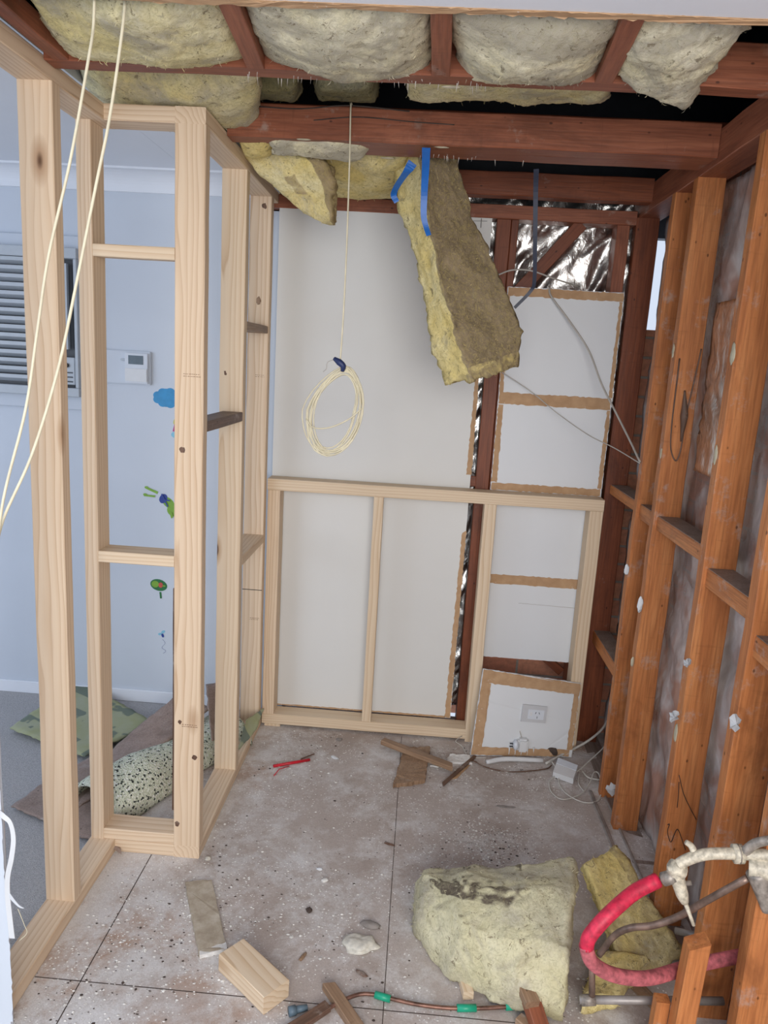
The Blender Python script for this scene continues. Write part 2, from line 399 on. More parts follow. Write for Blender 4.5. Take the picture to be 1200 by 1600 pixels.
def spline(pts, n=8):
    pts = [Vector(p) for p in pts]; out = []
    if len(pts) < 3: return pts
    q = [pts[0]*2-pts[1]]+pts+[pts[-1]*2-pts[-2]]
    for i in range(1, len(q)-2):
        for k in range(n):
            t = k/n; p0, p1, p2, p3 = q[i-1:i+3]
            out.append(.5*((2*p1)+(p2-p0)*t+(2*p0-5*p1+4*p2-p3)*t*t+(3*p1-p0-3*p2+p3)*t**3))
    out.append(pts[-1]); return out
def sweep(path, r, seg=8, cap=True):
    """tube through path; r a number or a list"""
    path = [Vector(p) for p in path]; n = len(path)
    rr = r if isinstance(r, (list, tuple)) else [r]*n
    vs, fs = [], []; T0 = (path[1]-path[0]).normalized()
    u = T0.orthogonal().normalized()
    for i, p in enumerate(path):
        T = (path[min(i+1, n-1)]-path[max(i-1, 0)])
        T = T.normalized() if T.length > 1e-9 else T0
        u = (u-T*u.dot(T)); u = u.normalized() if u.length > 1e-6 else T.orthogonal().normalized()
        w = T.cross(u)
        for k in range(seg):
            a = 2*math.pi*k/seg; vs.append(p+(u*math.cos(a)+w*math.sin(a))*rr[i])
    for i in range(n-1):
        for k in range(seg):
            a = i*seg+k; b = i*seg+(k+1) % seg; fs.append((a, b, b+seg, a+seg))
    if cap: fs.append(tuple(range(seg-1, -1, -1))); fs.append(tuple((n-1)*seg+k for k in range(seg)))
    return vs, fs
def tube(name, pts, r, mat, parent=None, seg=8, smooth_n=8):
    path = spline(pts, smooth_n) if smooth_n else [Vector(p) for p in pts]
    if isinstance(r, (list, tuple)):
        m = len(r)-1; r = [r[min(m, int(i/(len(path)-1)*m))]*(1-((i/(len(path)-1)*m) % 1))+r[min(m, int(i/(len(path)-1)*m)+1)]*((i/(len(path)-1)*m) % 1) for i in range(len(path))]
    o = Vector(path[0]); vs, fs = sweep([p-o for p in path], r, seg)
    return obj(name, mesh_from(vs, fs), mat, parent, o, smooth=True)
def ribbon(name, pts, width, thick, mat, parent=None, side=(1, 0, 0), n=6, widths=None):
    path = spline(pts, n); o = path[0].copy(); vs, fs = [], []
    s0 = Vector(side)
    for i, p in enumerate(path):
        T = (path[min(i+1, len(path)-1)]-path[max(i-1, 0)]).normalized()
        s = (s0-T*s0.dot(T)).normalized(); nn = T.cross(s)
        w = width if not widths else widths[0]+(widths[1]-widths[0])*i/(len(path)-1)
        for (a, b) in ((-1, -1), (1, -1), (1, 1), (-1, 1)): vs.append(p-o+s*a*w/2+nn*b*thick/2)
    for i in range(len(path)-1):
        for k in range(4):
            a = i*4+k; b = i*4+(k+1) % 4; fs.append((a, b, b+4, a+4))
    fs.append((3, 2, 1, 0)); m = (len(path)-1)*4; fs.append((m, m+1, m+2, m+3))
    return obj(name, mesh_from(vs, fs), mat, parent, o, smooth=False)
def prism(name, poly, y, th, mat, parent=None, jag=0, seed=1):
    """outline in x,z extruded th away from y (towards the room)"""
    rs = random.Random(seed); poly = [Vector((p[0], 0, p[1])) for p in poly]
    if jag:
        q = []
        for i, p in enumerate(poly):
            nx = poly[(i+1) % len(poly)]; m = max(1, int((nx-p).length/.012))
            for k in range(m): q.append(p.lerp(nx, k/m)+(Vector((rs.uniform(-jag, jag), 0, rs.uniform(-jag, jag))) if k or True else Vector()))
        poly = q
    o = Vector((poly[0].x, y, poly[0].z)); n = len(poly)
    bm = bmesh.new(); a = [bm.verts.new((p.x-o.x, 0, p.z-o.z)) for p in poly]; b = [bm.verts.new((p.x-o.x, -th, p.z-o.z)) for p in poly]
    bm.faces.new(a); bm.faces.new(b[::-1])
    for i in range(n): bm.faces.new((a[i], b[i], b[(i+1) % n], a[(i+1) % n]))
    return obj(name, bm_mesh(bm), mat, parent, o)
def slab(name, quad, th, mat, parent=None, up=None, nx=1, jag=0, seed=1):
    """board with 4 given corners on its face, th thick behind (along -normal or up)"""
    q = [Vector(p) for p in quad]; nrm = (q[1]-q[0]).cross(q[3]-q[0]).normalized() if up is None else Vector(up).normalized()
    rs = random.Random(seed); poly = []
    for i in range(4):
        p, r = q[i], q[(i+1) % 4]; m = max(1, int((r-p).length/.012)) if jag else 1
        for k in range(m): poly.append(p.lerp(r, k/m)+(Vector((rs.uniform(-1, 1), rs.uniform(-1, 1), rs.uniform(-1, 1)))*jag if k else Vector()))
    o = q[0]; bm = bmesh.new(); a = [bm.verts.new(p-o) for p in poly]; b = [bm.verts.new(p-o-nrm*th) for p in poly]; n = len(poly)
    bm.faces.new(a); bm.faces.new(b[::-1])
    for i in range(n): bm.faces.new((a[i], b[i], b[(i+1) % n], a[(i+1) % n]))
    return obj(name, bm_mesh(bm), mat, parent, o)
noise.seed_set(7)
_o1, _o2 = Vector((31.7, 11.3, 5.9)), Vector((-17.2, 23.1, 41.4))
def nvec(p):
    p = Vector(p); return Vector((noise.noise(p), noise.noise(p+_o1), noise.noise(p+_o2)))
def fbm(p, s, oct=4): return noise.fractal(Vector(p)*s, .75, 2.0, oct)
def pillow(name, f, nu, nv, nw, mat, amp=.012, sc=9, fine=.004, parent=None, dirt=None, seed=0, edge=.18, ragged=.0, wisps=True):
    """soft block: f(u,v,w)->point, displaced by noise; w 0 bottom .. 1 top"""
    idx = {}; vs = []; fs = []; dr = []
    off = Vector((seed*3.1, seed*1.7, seed*2.3))
    def V(i, j, k):
        key = (i, j, k)
        if key in idx: return idx[key]
        u, v, w = i/nu, j/nv, k/nw
        ew = min(1, min(u, 1-u)/edge) if edge else 1; ev = min(1, min(v, 1-v)/edge) if edge else 1
        s = (1-(1-ew)**2)**.5*(1-(1-ev)**2)**.5
        ww = .5+(w-.5)*(.45+.55*s)
        p = Vector(f(u, v, ww))
        n1 = nvec((p+off)*sc)*amp + nvec((p+off)*sc*3.3)*amp*.22 + nvec((p+off)*60)*fine
        on_edge = (i in (0, nu) or j in (0, nv))
        if ragged and on_edge: n1 += nvec((p+off)*38)*ragged
        idx[key] = len(vs); vs.append(p+n1); dr.append(dirt(u, v, w) if dirt else 0.0)
        return idx[key]
    for i in range(nu):
        for j in range(nv):
            fs.append((V(i, j, nw), V(i+1, j, nw), V(i+1, j+1, nw), V(i, j+1, nw)))
            fs.append((V(i, j, 0), V(i, j+1, 0), V(i+1, j+1, 0), V(i+1, j, 0)))
    for i in range(nu):
        for k in range(nw):
            fs.append((V(i, 0, k), V(i+1, 0, k), V(i+1, 0, k+1), V(i, 0, k+1)))
            fs.append((V(i, nv, k), V(i, nv, k+1), V(i+1, nv, k+1), V(i+1, nv, k)))
    for j in range(nv):
        for k in range(nw):
            fs.append((V(0, j, k), V(0, j, k+1), V(0, j+1, k+1), V(0, j+1, k)))
            fs.append((V(nu, j, k), V(nu, j+1, k), V(nu, j+1, k+1), V(nu, j, k+1)))
    o = Vector(vs[0]); 
    # loose fibre tufts standing off the surface
    if wisps:
        rs = random.Random(seed+5); base = len(vs)
        for _ in range(int(nu*nv*.35)):
            c = Vector(vs[rs.randrange(base)]); d = Vector((rs.uniform(-1, 1), rs.uniform(-1, 1), rs.uniform(-1, 1))).normalized()*rs.uniform(.006, .016)
            s = d.orthogonal().normalized()*.0007; m = c+d*.5+Vector((rs.uniform(-1, 1), rs.uniform(-1, 1), rs.uniform(-1, 1)))*.003
            k = len(vs); vs += [c-s, c+s, m+s, m-s, c+d]; dr += [.2]*5; fs += [(k, k+1, k+2, k+3), (k+3, k+2, k+4)]
    me = mesh_from([Vector(v)-o for v in vs], fs)
    at = me.attributes.new('dirt', 'FLOAT', 'POINT'); at.data.foreach_set('value', dr)
    return obj(name, me, mat, parent, o, smooth=True)
def quadf(nl, nr, fr, fl, th, sag=0.0, up=(0, 0, 1)):
    nl, nr, fr, fl = map(Vector, (nl, nr, fr, fl)); up = Vector(up)
    def f(u, v, w):
        p = nl.lerp(nr, u).lerp(fl.lerp(fr, u), v)
        return p+up*(w*th)-up*(sag*math.sin(math.pi*u)*math.sin(math.pi*v)*(1-w))
    return f
def blob(name, c, rx_, ry_, rz_, mat, parent=None, rot=0.0, seed=0, amp=.3, sub=3, tilt=(0, 0, 0)):
    bm = bmesh.new(); bmesh.ops.create_icosphere(bm, subdivisions=sub, radius=1)
    off = Vector((seed*5.3, seed, 0))
    for v in bm.verts:
        k = 1+amp*noise.noise(v.co*1.6+off)+amp*.4*noise.noise(v.co*5+off)
        v.co = Vector((v.co.x*rx_*k, v.co.y*ry_*k, v.co.z*rz_*k))
    R = Matrix.Rotation(rot, 4, 'Z') @ Matrix.Rotation(tilt[0], 4, 'X') @ Matrix.Rotation(tilt[1], 4, 'Y')
    return obj(name, bm_mesh(bm), mat, parent, mtx=Matrix.Translation(c) @ R, smooth=True)
def sheet(name, org, du, dv, nu, nv, mat, amp, sc, nrm, parent=None, seed=0, hole=None):
    """crumpled membrane with ridged folds"""
    org, du, dv, nrm = map(Vector, (org, du, dv, nrm)); vs, fs = [], []
    for j in range(nv+1):
        for i in range(nu+1):
            p = du*(i/nu)+dv*(j/nv); q = (org+p+Vector((seed, 0, 0)))*sc; q = Vector((q.x*1.3-q.z*.8, q.y*1.2-q.z*.3, (q.x+q.y)*.3+q.z*.4))
            q = q+nvec(q*.6)*.9
            h = (1-abs(noise.noise(q))*2)*.7+(1-abs(noise.noise(q*2.3))*2)*.35+noise.noise(q*5)*.12
            vs.append(p+nrm*(h*amp))
    for j in range(nv):
        for i in range(nu):
            if hole and hole((i+.5)/nu, (j+.5)/nv): continue
            a = j*(nu+1)+i; fs.append((a, a+1, a+nu+2, a+nu+1))
    o = obj(name, mesh_from(vs, fs), mat, parent, org, smooth=True)
    s = o.modifiers.new('thickness', 'SOLIDIFY'); s.thickness = .0008
    return o

# ================================================================== THE SETTING
struct(box('floor', -.985, 1.12, -.6, 3.50, -.03, 0, M['floor']))
struct(box('floor_left_room', -4.2, -.985, -.6, 3.50, -.03, 0, M['carpet']))
# sheet joints in the floor: thin dark gaps
a, b = P(221, 1335, Z=0), P(70, 1599, Z=0); j0 = (b.x+(a.x-b.x))
struct(boxes('trim_1', [(-.842, -.839, .9, 2.27, -.001, .0006)], M['dirtbits']))
struct(boxes('trim_2', [(-.001, .0012, .9, 3.25, -.001, .0006)], M['dirtbits']))
struct(boxes('trim_3', [(-.97, .84, 1.724, 1.7265, -.001, .0006)], M['dirtbits']))
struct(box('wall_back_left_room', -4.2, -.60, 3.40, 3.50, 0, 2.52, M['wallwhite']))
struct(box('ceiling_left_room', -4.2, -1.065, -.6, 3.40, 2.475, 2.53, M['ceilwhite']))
struct(box('ceiling_return', -1.064, -.766, 2.362, 3.39, 2.475, 2.53, M['ceilwhite']))
struct(box('ceiling', -1.06, 1.25, -.6, 1.585, 2.386, 2.398, M['ceilwhite']))
struct(prism('trim_4', [(-.95, 2.3858), (1.25, 2.3858), (1.25, 2.3845), (-.95, 2.3845)], 1.585, .02, M['kraft']))
t4 = struct(slab('trim_5', [(-.6, 1.588, 2.3845), (1.2, 1.588, 2.3845), (1.2, 1.566, 2.3845), (-.6, 1.566, 2.3845)], .0015, M['kraft'], jag=.0025))
def cornice():
    prof = [(0, 0), (.0, -.005), (-.012, -.01)] + [(-.012-.06*math.sin(a), -.01-.06*(1-math.cos(a))) for a in [0]]
    pts = [(3.40, 2.475), (3.40, 2.388), (3.392, 2.388)]+[(3.392-.075*(1-math.cos(rad(a))), 2.395+.072*math.sin(rad(a))) for a in range(0, 91, 10)]+[(3.315, 2.475)]
    vs = [(x, y-3.4, z-2.4) for x in (-4.2, -.68) for (y, z) in pts]; n = len(pts)
    fs = [(i, (i+1) % n, n+(i+1) % n, n+i) for i in range(n)]+[tuple(range(n-1, -1, -1)), tuple(n+i for i in range(n))]
    return struct(obj('trim_6', mesh_from(vs, fs), M['ceilwhite'], origin=(0, 3.4, 2.4)))
cornice()
struct(box('baseboard_left_room', -4.2, -.77, 3.388, 3.40, 0, .062, M['ceilwhite'], bev=.003))
# outer brick walls; roof void with sides added to keep sky light out
struct(box('wall_right', 1.02, 1.12, .2, 3.42, -.03, 2.60, M['brick_x']))
struct(box('wall_corner', .94, 1.12, 3.43, 3.62, -.03, 1.93, M['brick_y']))
struct(box('wall_back', -.60, 1.00, 3.60, 3.70, -.03, 2.34, M['brick_y']))
struct(box('void_sky_block_back', -1.3, 1.3, 3.62, 3.68, 2.345, 3.2, M['void']))
struct(box('void_sky_block_right', 1.3, 1.35, -.6, 3.62, 2.48, 3.2, M['void']))
struct(box('void_sky_block_left', -1.36, -1.3, -.6, 3.62, 2.54, 3.2, M['void']))
struct(box('void_sky_block_front', -1.3, 1.3, -.66, -.6, 2.40, 3.2, M['void']))
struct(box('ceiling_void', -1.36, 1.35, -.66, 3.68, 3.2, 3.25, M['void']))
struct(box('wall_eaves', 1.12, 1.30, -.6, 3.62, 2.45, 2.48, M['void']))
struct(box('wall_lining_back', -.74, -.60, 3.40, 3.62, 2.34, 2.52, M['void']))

# ================================================================== PINE WALL FRAMES (left)
PN, PP = M['pine'], M['pine_pale']
fA = thing('timber_wall_frame', 'new pine stud wall at the left foreground, running back to the return and its noggings', 'wall frame', (-1.015, 1.4, 0))
beam('bottom_plate', -1.06, -.97, 1.582, 2.36, 0, .045, PN, fA)
beam('top_plate', -1.06, -.97, .60, 2.36, 2.36, 2.405, PN, fA)
beam('stud', -1.06, -.97, 1.965, 2.01, .045, 2.36, PN, fA)
beam('stud', -1.06, -.975, 1.582, 1.625, .045, 2.36, PN, fA)
beam('stud', -1.055, -1.010, 2.27, 2.36, .045, 2.36, PN, fA)
beam('return_bottom_plate', -.97, -.763, 2.27, 2.36, 0, .045, PN, fA)
beam('return_sill', -1.010, -.763, 2.272, 2.36, .045, .085, PN, fA)
beam('return_top_plate', -.97, -.763, 2.27, 2.36, 2.36, 2.405, PN, fA)
beam('nogging', -1.010, -.763, 2.27, 2.36, 1.043, 1.080, PP, fA)
beam('nogging', -1.010, -.763, 2.27, 2.315, 1.985, 2.021, PP, fA)
fB = thing('timber_wall_frame', 'new pine stud wall section with the corner stud, running from the return to the back wall', 'wall frame', (-.718, 2.8, 0))
beam('bottom_plate', -.763, -.673, 2.27, 3.335, 0, .045, PN, fB)
beam('top_plate', -.763, -.673, 2.27, 3.335, 2.36, 2.405, PN, fB)
sC = beam('stud', -.763, -.673, 2.27, 2.315, .045, 2.36, PN, fB)
sD = beam('stud', -.763, -.673, 2.774, 2.819, .045, 2.36, PP, fB)
sE = beam('stud', -.763, -.673, 3.203, 3.248, .045, 2.36, PN, fB)
beam('nogging', -.763, -.673, 2.819, 3.203, .905, .942, PN, fB)
o = beam('nogging', -.750, -.673, 2.315, 2.774, 1.478, 1.512, M['dark_timber'], fB); o['label'] = 'dark weathered reused nogging'
o = beam('nogging', -.760, -.676, 2.819, 3.203, 1.815, 1.845, M['old_pine'], fB); o['label'] = 'brown weathered reused nogging'
# grading stamps on studs: tiny illegible lines of print
def stamp(parent, x, y, z, w=.05):
    rs = random.Random(int(z*1000)); L = []
    for r in range(2):
        xx = x
        while xx < x+w:
            k = rs.uniform(.002, .007); L.append((xx, xx+k, y-.0009, y-.0002, z-r*.007, z-r*.007+.0016)); xx += k+rs.uniform(.0015, .004)
    return boxes('printed_stamp', L, M['stamp'], parent)
stamp(sC, -.735, 2.27, 1.655); stamp(sC, -.735, 2.27, .50); stamp(sE, -.725, 3.203, 1.64, .04); stamp(sE, -.725, 3.203, .55, .04)
boxes('pencil_line', [(-.763, -.673, 3.2022, 3.2028, .683, .686)], M['ink'], sE)

def knot(par, x, y, Y, rx_, rz_, m='dark_timber'):
    c_ = P(x, y, Y=Y); return blob('knot', c_, rx_, .0006, rz_, M[m], par, seed=int(x), amp=.35)
for a_ in ((285, 703, .009, .010), (277, 1287, .009, .011), (281, 1128, .006, .007), (304, 1184, .009, .008)): knot(sC, a_[0], a_[1], 2.27, a_[2], a_[3])
knot(sE, 413, 322, 3.203, .010, .012); knot(sE, 404, 470, 3.203, .010, .016, 'old_pine'); knot(sD, 352, 583, 2.774, .006, .010)
# low pine frame against the back wall
fC = thing('low_timber_frame', 'waist-high new pine frame of four uprights standing against the back wall boards', 'wall frame', (.07, 3.29, 0))
def fpost(x0, x1, z0=.045, dep=.09, m=PP): return beam('upright', x0, x1, 3.25, 3.25+dep, z0, 1.138, m, fC)
beam('top_rail', -.670, .815, 3.25, 3.34, 1.138, 1.190, PP, fC)
beam('bottom_rail', -.668, .300, 3.25, 3.34, .012, .062, PP, fC)
fpost(-.668, -.612, .062, m=PN); fpost(-.193, -.150, .062, .045); fpost(.297, .350, 0); fpost(.757, .815, 0)
box('packer', -.655, -.58, 3.252, 3.33, 0, .012, M['pine_pale'], fC)

# ================================================================== HARDWOOD WALL (right)
HO, HR, HD = M['hard'], M['hard_red'], M['hard_dark']
fR = thing('hardwood_wall_frame', 'old orange hardwood stud wall on the right with dusty noggings', 'wall frame', (.89, 2.4, 0))
xr0, xr1 = .843, .928
XR = [(3.345, 3.395, HD, .835, .93), (2.872, 2.915, HO, xr0, .945), (2.650, 2.695, HO, xr0, xr1+.006), (2.150, 2.195, HO, xr0, xr1+.01), (1.800, 1.845, HO, xr0, xr1+.02), (1.560, 1.605, HO, xr0, xr1+.02)]
ST = []
for (y0, y1, m, a_, b_) in XR: ST.append(beam('stud', a_, b_, y0, y1, 0, 2.375, m, fR, rough=.0015))
beam('top_plate', xr0, .945, .5, 3.44, 2.375, 2.478, HR, fR, rough=.0015)
beam('bottom_plate', xr0+.02, .95, .5, 3.44, -.006, .0, M['hard_grey'], fR)
def nog(y0, y1, z0, z1, x0=.855, x1=.930): 
    o = beam('nogging', x0, x1, y0, y1, z0, z1, HO, fR, rough=.001); t_ = box('dust', x0+.003, x1, y0+.001, y1-.001, z1, z1+.002, M['hard_grey'], o); t_['label'] = 'grey dust on top of the nogging'
nog(1.845, 2.150, 1.135, 1.190); nog(2.195, 2.650, 1.195, 1.243); nog(2.695, 2.872, 1.19, 1.245); nog(2.915, 3.345, 1.205, 1.246)
nog(2.915, 3.345, .505, .560); nog(1.605, 1.80, 1.06, 1.115)
stick('brace', (.93, 1.95, 2.375), (.955, 2.12, 1.85), .06, .03, HD, fR, up=(1, 0, 0))
# split in the stud and marker writing
def on(x, y, Y=2.1485): p = P(x, y, Y=Y); return p
for pts in ([(1061, 1222), (1060, 1243), (1058, 1262)], [(1061, 1211), (1068, 1240), (1078, 1262), (1088, 1281)], [(1043, 1289), (1046, 1288), (1043, 1300), (1048, 1316), (1054, 1303), (1059, 1296), (1065, 1310), (1071, 1328)]):
    tube('marker_writing', [on(*p) for p in pts], .0012, M['ink'], ST[3], seg=5, smooth_n=4)
for pts in ([(1062, 560), (1056, 610), (1050, 660), (1048, 700), (1056, 720), (1064, 700), (1072, 650), (1086, 590), (1096, 545)],):
    tube('grain_split', [on(x, y, 2.6488) for x, y in pts], .0028, M['dark_timber'], ST[2], seg=5)
tube('dark_knot', [on(1070, 610, 2.6487), on(1069, 650, 2.6487), on(1064, 690, 2.6487)], [.003, .014, .003], M['dark_timber'], ST[2], seg=8)
# glue daubs on studs
def daub(par, x, y, Y=None, X=None, rx_=.008, rz_=.018, m='glue', sd=1):
    c = P(x, y, Y=Y) if Y else P(x, y, X=X)
    if Y: return blob('glue_daub', c, rx_, .003, rz_, M[m], par, seed=sd)
    return blob('glue_daub', c, .003, rx_, rz_, M[m], par, seed=sd)
daub(ST[3], 1145, 553, X=.8425, rx_=.014, rz_=.032, sd=2); daub(ST[3], 1118, 712, X=.8425, rx_=.010, rz_=.03, sd=3)
daub(ST[2], 1052, 548, X=.8425, rx_=.009, rz_=.024, sd=4); daub(ST[2], 1033, 708, X=.8425, rx_=.007, rz_=.02, sd=5)
daub(ST[2], 1000, 945, Y=2.648, rx_=.010, rz_=.028, m='scrap_white', sd=6); daub(ST[2], 988, 1034, Y=2.648, rx_=.006, rz_=.02, sd=7)
daub(ST[1], 979, 890, Y=2.871, rx_=.009, rz_=.022, m='scrap_white', sd=8); daub(ST[3], 1056, 1145, X=.8425, rx_=.012, rz_=.03, sd=9)
# torn paper scraps caught on the studs
def scrap(label, x, y, Y, sz, sd):
    c = P(x, y, Y=Y); rs = random.Random(sd); bm = bmesh.new(); n = 14
    ring = [bm.verts.new((math.cos(2*math.pi*k/n)*sz*rs.uniform(.55, 1.1), rs.uniform(-.008, .004), math.sin(2*math.pi*k/n)*sz*1.3*rs.uniform(.55, 1.1))) for k in range(n)]
    mid = bm.verts.new((0, -.012, 0))
    for k in range(n): bm.faces.new((ring[k], ring[(k+1) % n], mid))
    bmesh.ops.solidify(bm, geom=bm.faces[:], thickness=.0012)
    o = obj('torn_plasterboard_paper', bm_mesh(bm), M['scrap_white'], None, c); tag(o, label, 'scrap')
scrap('white torn scrap stuck to the left edge of the nearer right-hand stud at knee height', 1148, 1128, 1.795, .020, 3)
scrap('small white torn scrap on the third stud from the right below hip height', 1073, 1035, 2.145, .014, 5)
scrap('long white torn scrap hanging beside the stud with marker writing', 1052, 1118, 2.145, .018, 8)
scrap('white torn paper lump between the paired studs near the floor', 955, 1232, 2.72, .024, 9)

# wall wrap and foil
struct(sheet('wall_wrap_right', (.978, .5, 0), (0, 2.86, 0), (0, 0, 2.38), 130, 110, M['wrap'], .020, 4.5, (-1, 0, 0)))
struct(sheet('wall_foil_back', (-.62, 3.475, 0), (1.575, 0, 0), (0, 0, 2.46), 150, 190, M['foil'], .022, 6, (0, -1, 0), hole=lambda u, v: v < .03 or (u > .62 and .10 < v < .22)))
fs = tag(sheet('foil_strip', (.950, 2.42, 1.42), (0, .20, 0), (0, 0, .56), 14, 40, M['foil'], .008, 12, (-1, 0, 0)), 'crinkled silver foil strip over the wall wrap between the right-hand studs', 'foil')

# back wall hardwood
fK = thing('back_wall_frame', 'dark red hardwood stud frame behind the torn back wall boards', 'wall frame', (.2, 3.37, 0))
beam('top_plate', -.762, .835, 3.345, 3.44, 2.345, 2.40, HR, fK, rough=.001)
beam('stud', .257, .318, 3.362, 3.45, 0, 2.345, HD, fK, rough=.001)
beam('stud', .3195, .350, 3.366, 3.45, 0, 2.345, HD, fK, rough=.001)
beam('stud', .762, .815, 3.362, 3.45, 0, 2.345, HR, fK, rough=.001)
beam('nogging', -.60, .257, 3.364, 3.45, 1.195, 1.243, HD, fK)
stick('brace', (.615, 3.385, 2.345), (.352, 3.385, 2.03), .055, .03, HD, fK, up=(0, 1, 0))
stick('brace', (.352, 3.455, .62), (.352+.4, 3.455, .30), .04, .02, HD, fK, up=(0, 1, 0))
for (x0, x1) in ((.385, .585), (.592, .79)):
    tag(box('brick', x0, x1, 3.49, 3.56, .33, .402, M['brick_y'], bev=.003), 'brown brick seen through the slot below the right boards, %s one' % ('left' if x0 < .5 else 'right'), 'brick')

# ------------------------------------------------------------------ back wall boards
def pbq(x0, x1, z0, z1): return [(x0, z0), (x1, z0), (x1, z1), (x0, z1)]
bigb = thing('plasterboard_sheet', 'large cream-white board on the back wall behind the coiled cable', 'plasterboard', (-.2, 3.345, .06))
prism('board', [(-.670, .064), (.228, .064), (.236, 2.345), (-.670, 2.345)], 3.358, .0095, M['board'], bigb)
prism('torn_paper_edge', [(.200, .066), (.226, .066), (.234, .99), (.214, .98)], 3.3485, .0006, M['kraft'], bigb, jag=.0025)
prism('torn_paper_edge', [(.212, 1.25), (.235, 1.25), (.233, 1.70), (.218, 1.70)], 3.3485, .0006, M['kraft'], bigb, jag=.0025, seed=3)
prism('paper_foot', [(-.62, .064), (.2, .064), (.2, .073), (-.62, .070)], 3.3485, .0006, M['kraft'], bigb, jag=.0015, seed=4)
tube('pencil_cross', [(.13, 3.3478, 2.33), (.215, 3.3478, 2.333)], .0009, M['ink'], bigb, 4, 0)
tube('pencil_cross', [(.19, 3.3478, 2.342), (.19, 3.3478, 2.305)], .0016, M['ink'], bigb, 4, 0)
rb = thing('plasterboard_sheet', 'narrow white board right of the dark studs, with brown torn paper bands', 'plasterboard', (.57, 3.345, 1.2))
prism('board', pbq(.325, .820, .392, 2.072), 3.358, .0095, M['board_cool'], rb, jag=.0012)
K = [[(.327, 2.035), (.818, 2.035), (.818, 2.070), (.327, 2.070)], [(.328, 1.575), (.815, 1.575), (.815, 1.625), (.328, 1.625)], [(.328, 1.19), (.815, 1.19), (.815, 1.222), (.328, 1.222)],
     [(.36, .752), (.79, .752), (.79, .797), (.36, .797)], [(.326, 1.225), (.352, 1.225), (.350, 1.573), (.328, 1.573)], [(.326, 1.628), (.343, 1.628), (.338, 2.033), (.327, 2.033)], [(.800, 1.225), (.818, 1.225), (.818, 1.573), (.803, 1.573)], [(.802, 1.628), (.818, 1.628), (.818, 2.033), (.804, 2.033)]]
for i, k in enumerate(K): prism('torn_paper_band', k, 3.3485, .0006, M['kraft'], rb, jag=.0025, seed=i+10)
tube('score_line', [(.50, 3.3478, .665), (.79, 3.3478, .66)], .0008, M['cable_grey'], rb, 4, 0)
# low board with the power point, leaning on the low frame
q = [P(735, 1180, Z=.002), P(893, 1183, Z=.002), P(908, 1068, Y=3.236), P(755, 1045, Y=3.238)]
pn_ = (q[1]-q[0]).cross(q[2]-q[0]); cam_o = Vector((0, 0, H)); ray_ = q[3]-cam_o
q[3] = cam_o+ray_*((q[0]-cam_o).dot(pn_)/ray_.dot(pn_))
lb = thing('plasterboard_offcut', 'low white board with a power point leaning on the right end of the pine frame', 'plasterboard', q[0])
slab('board', q, .010, M['board_cool'], lb, jag=.0012)
e1, e2 = (q[1]-q[0]), (q[3]-q[0]); nn = e1.cross(e2).normalized()
if nn.y > 0: nn = -nn
def LB(u, v, off=.0016): return q[0].lerp(q[1], u).lerp(q[3].lerp(q[2], u), v)+nn*off
for i, (u0, u1, v0, v1) in enumerate(((.005, .995, .845, .995), (.005, .10, .10, .845), (.94, .995, .10, .845), (.005, .97, .005, .10))):
    slab('torn_paper_band', [LB(u0, v0), LB(u1, v0), LB(u1, v1), LB(u0, v1)], .0008, M['kraft'], lb, jag=.002, seed=i+30)
for i in range(5):
    u = .37+.06*i; tube('paint_drip', [LB(u, .12, .0012), LB(u+.004, .05, .0014), LB(u+.004, .02, .0014)], [.005, .002, .002], M['white_plastic'], lb, 6, 3)
blob('torn_hole', LB(.80, .06, 0), .025, .004, .022, M['dirtbits'], lb, seed=4)
# power point
pp = thing('power_point', 'white rectangular power point mounted on the low board', 'power outlet', LB(.52, .53, 0))
slab('cover_plate', [LB(.44, .44, .012), LB(.685, .44, .012), LB(.685, .65, .012), LB(.44, .65, .012)], .012, M['plate'], pp)
slab('inset', [LB(.50, .48, .0135), LB(.66, .48, .0135), LB(.66, .60, .0135), LB(.50, .60, .0135)], .0014, M['cool_plastic'], pp)
sw = slab('switch', [LB(.515, .525, .015), LB(.54, .525, .015), LB(.54, .565, .015), LB(.515, .565, .015)], .004, M['white_plastic'], pp)
for (u, v, r) in ((.575, .56, .5), (.61, .56, -.5), (.593, .505, 0)):
    c_ = LB(u, v, .0138); s_ = Vector((math.sin(r)*.004, 0, math.cos(r)*.005)); tube('socket_slot', [c_-s_, c_+s_], .0013, M['dark_plastic'], pp, 5, 0)

# ------------------------------------------------------------------ ceiling timbers
def joist(label, x0, x1, y0, y1, z0, z1, m=HR, name='ceiling_joist', grp=None):
    return tag(beam(name, x0, x1, y0, y1, z0, z1, m, rough=.002, ch=.003), label, 'beam', grp)
J1 = joist('red-brown joist across the ceiling, nearest of the crosswise joists', -.968, .842, 1.925, 1.985, 2.392, 2.49)
J2 = joist('deep red-brown joist across the room above the hanging cable coil', -.671, .842, 2.492, 2.565, 2.392, 2.490)
J2b = joist('red-brown joist fixed hard behind the deep joist, where the blue strap hangs', -.40, .842, 2.567, 2.655, 2.394, 2.485)
J3 = joist('dark joist just in front of the back wall, above the silver foil', -.671, .842, 3.17, 3.235, 2.400, 2.490, HD)
tube('timber_split', [P(395, 166, Y=2.4915), P(470, 170, Y=2.4915), P(545, 165, Y=2.4915), P(640, 174, Y=2.4915)], .0022, M['dirtbits'], J2, 5)
tube('timber_split', [P(490, 188, Y=2.4915), P(560, 183, Y=2.4915), P(640, 190, Y=2.4915), P(710, 195, Y=2.4915)], .0018, M['dirtbits'], J2, 5)
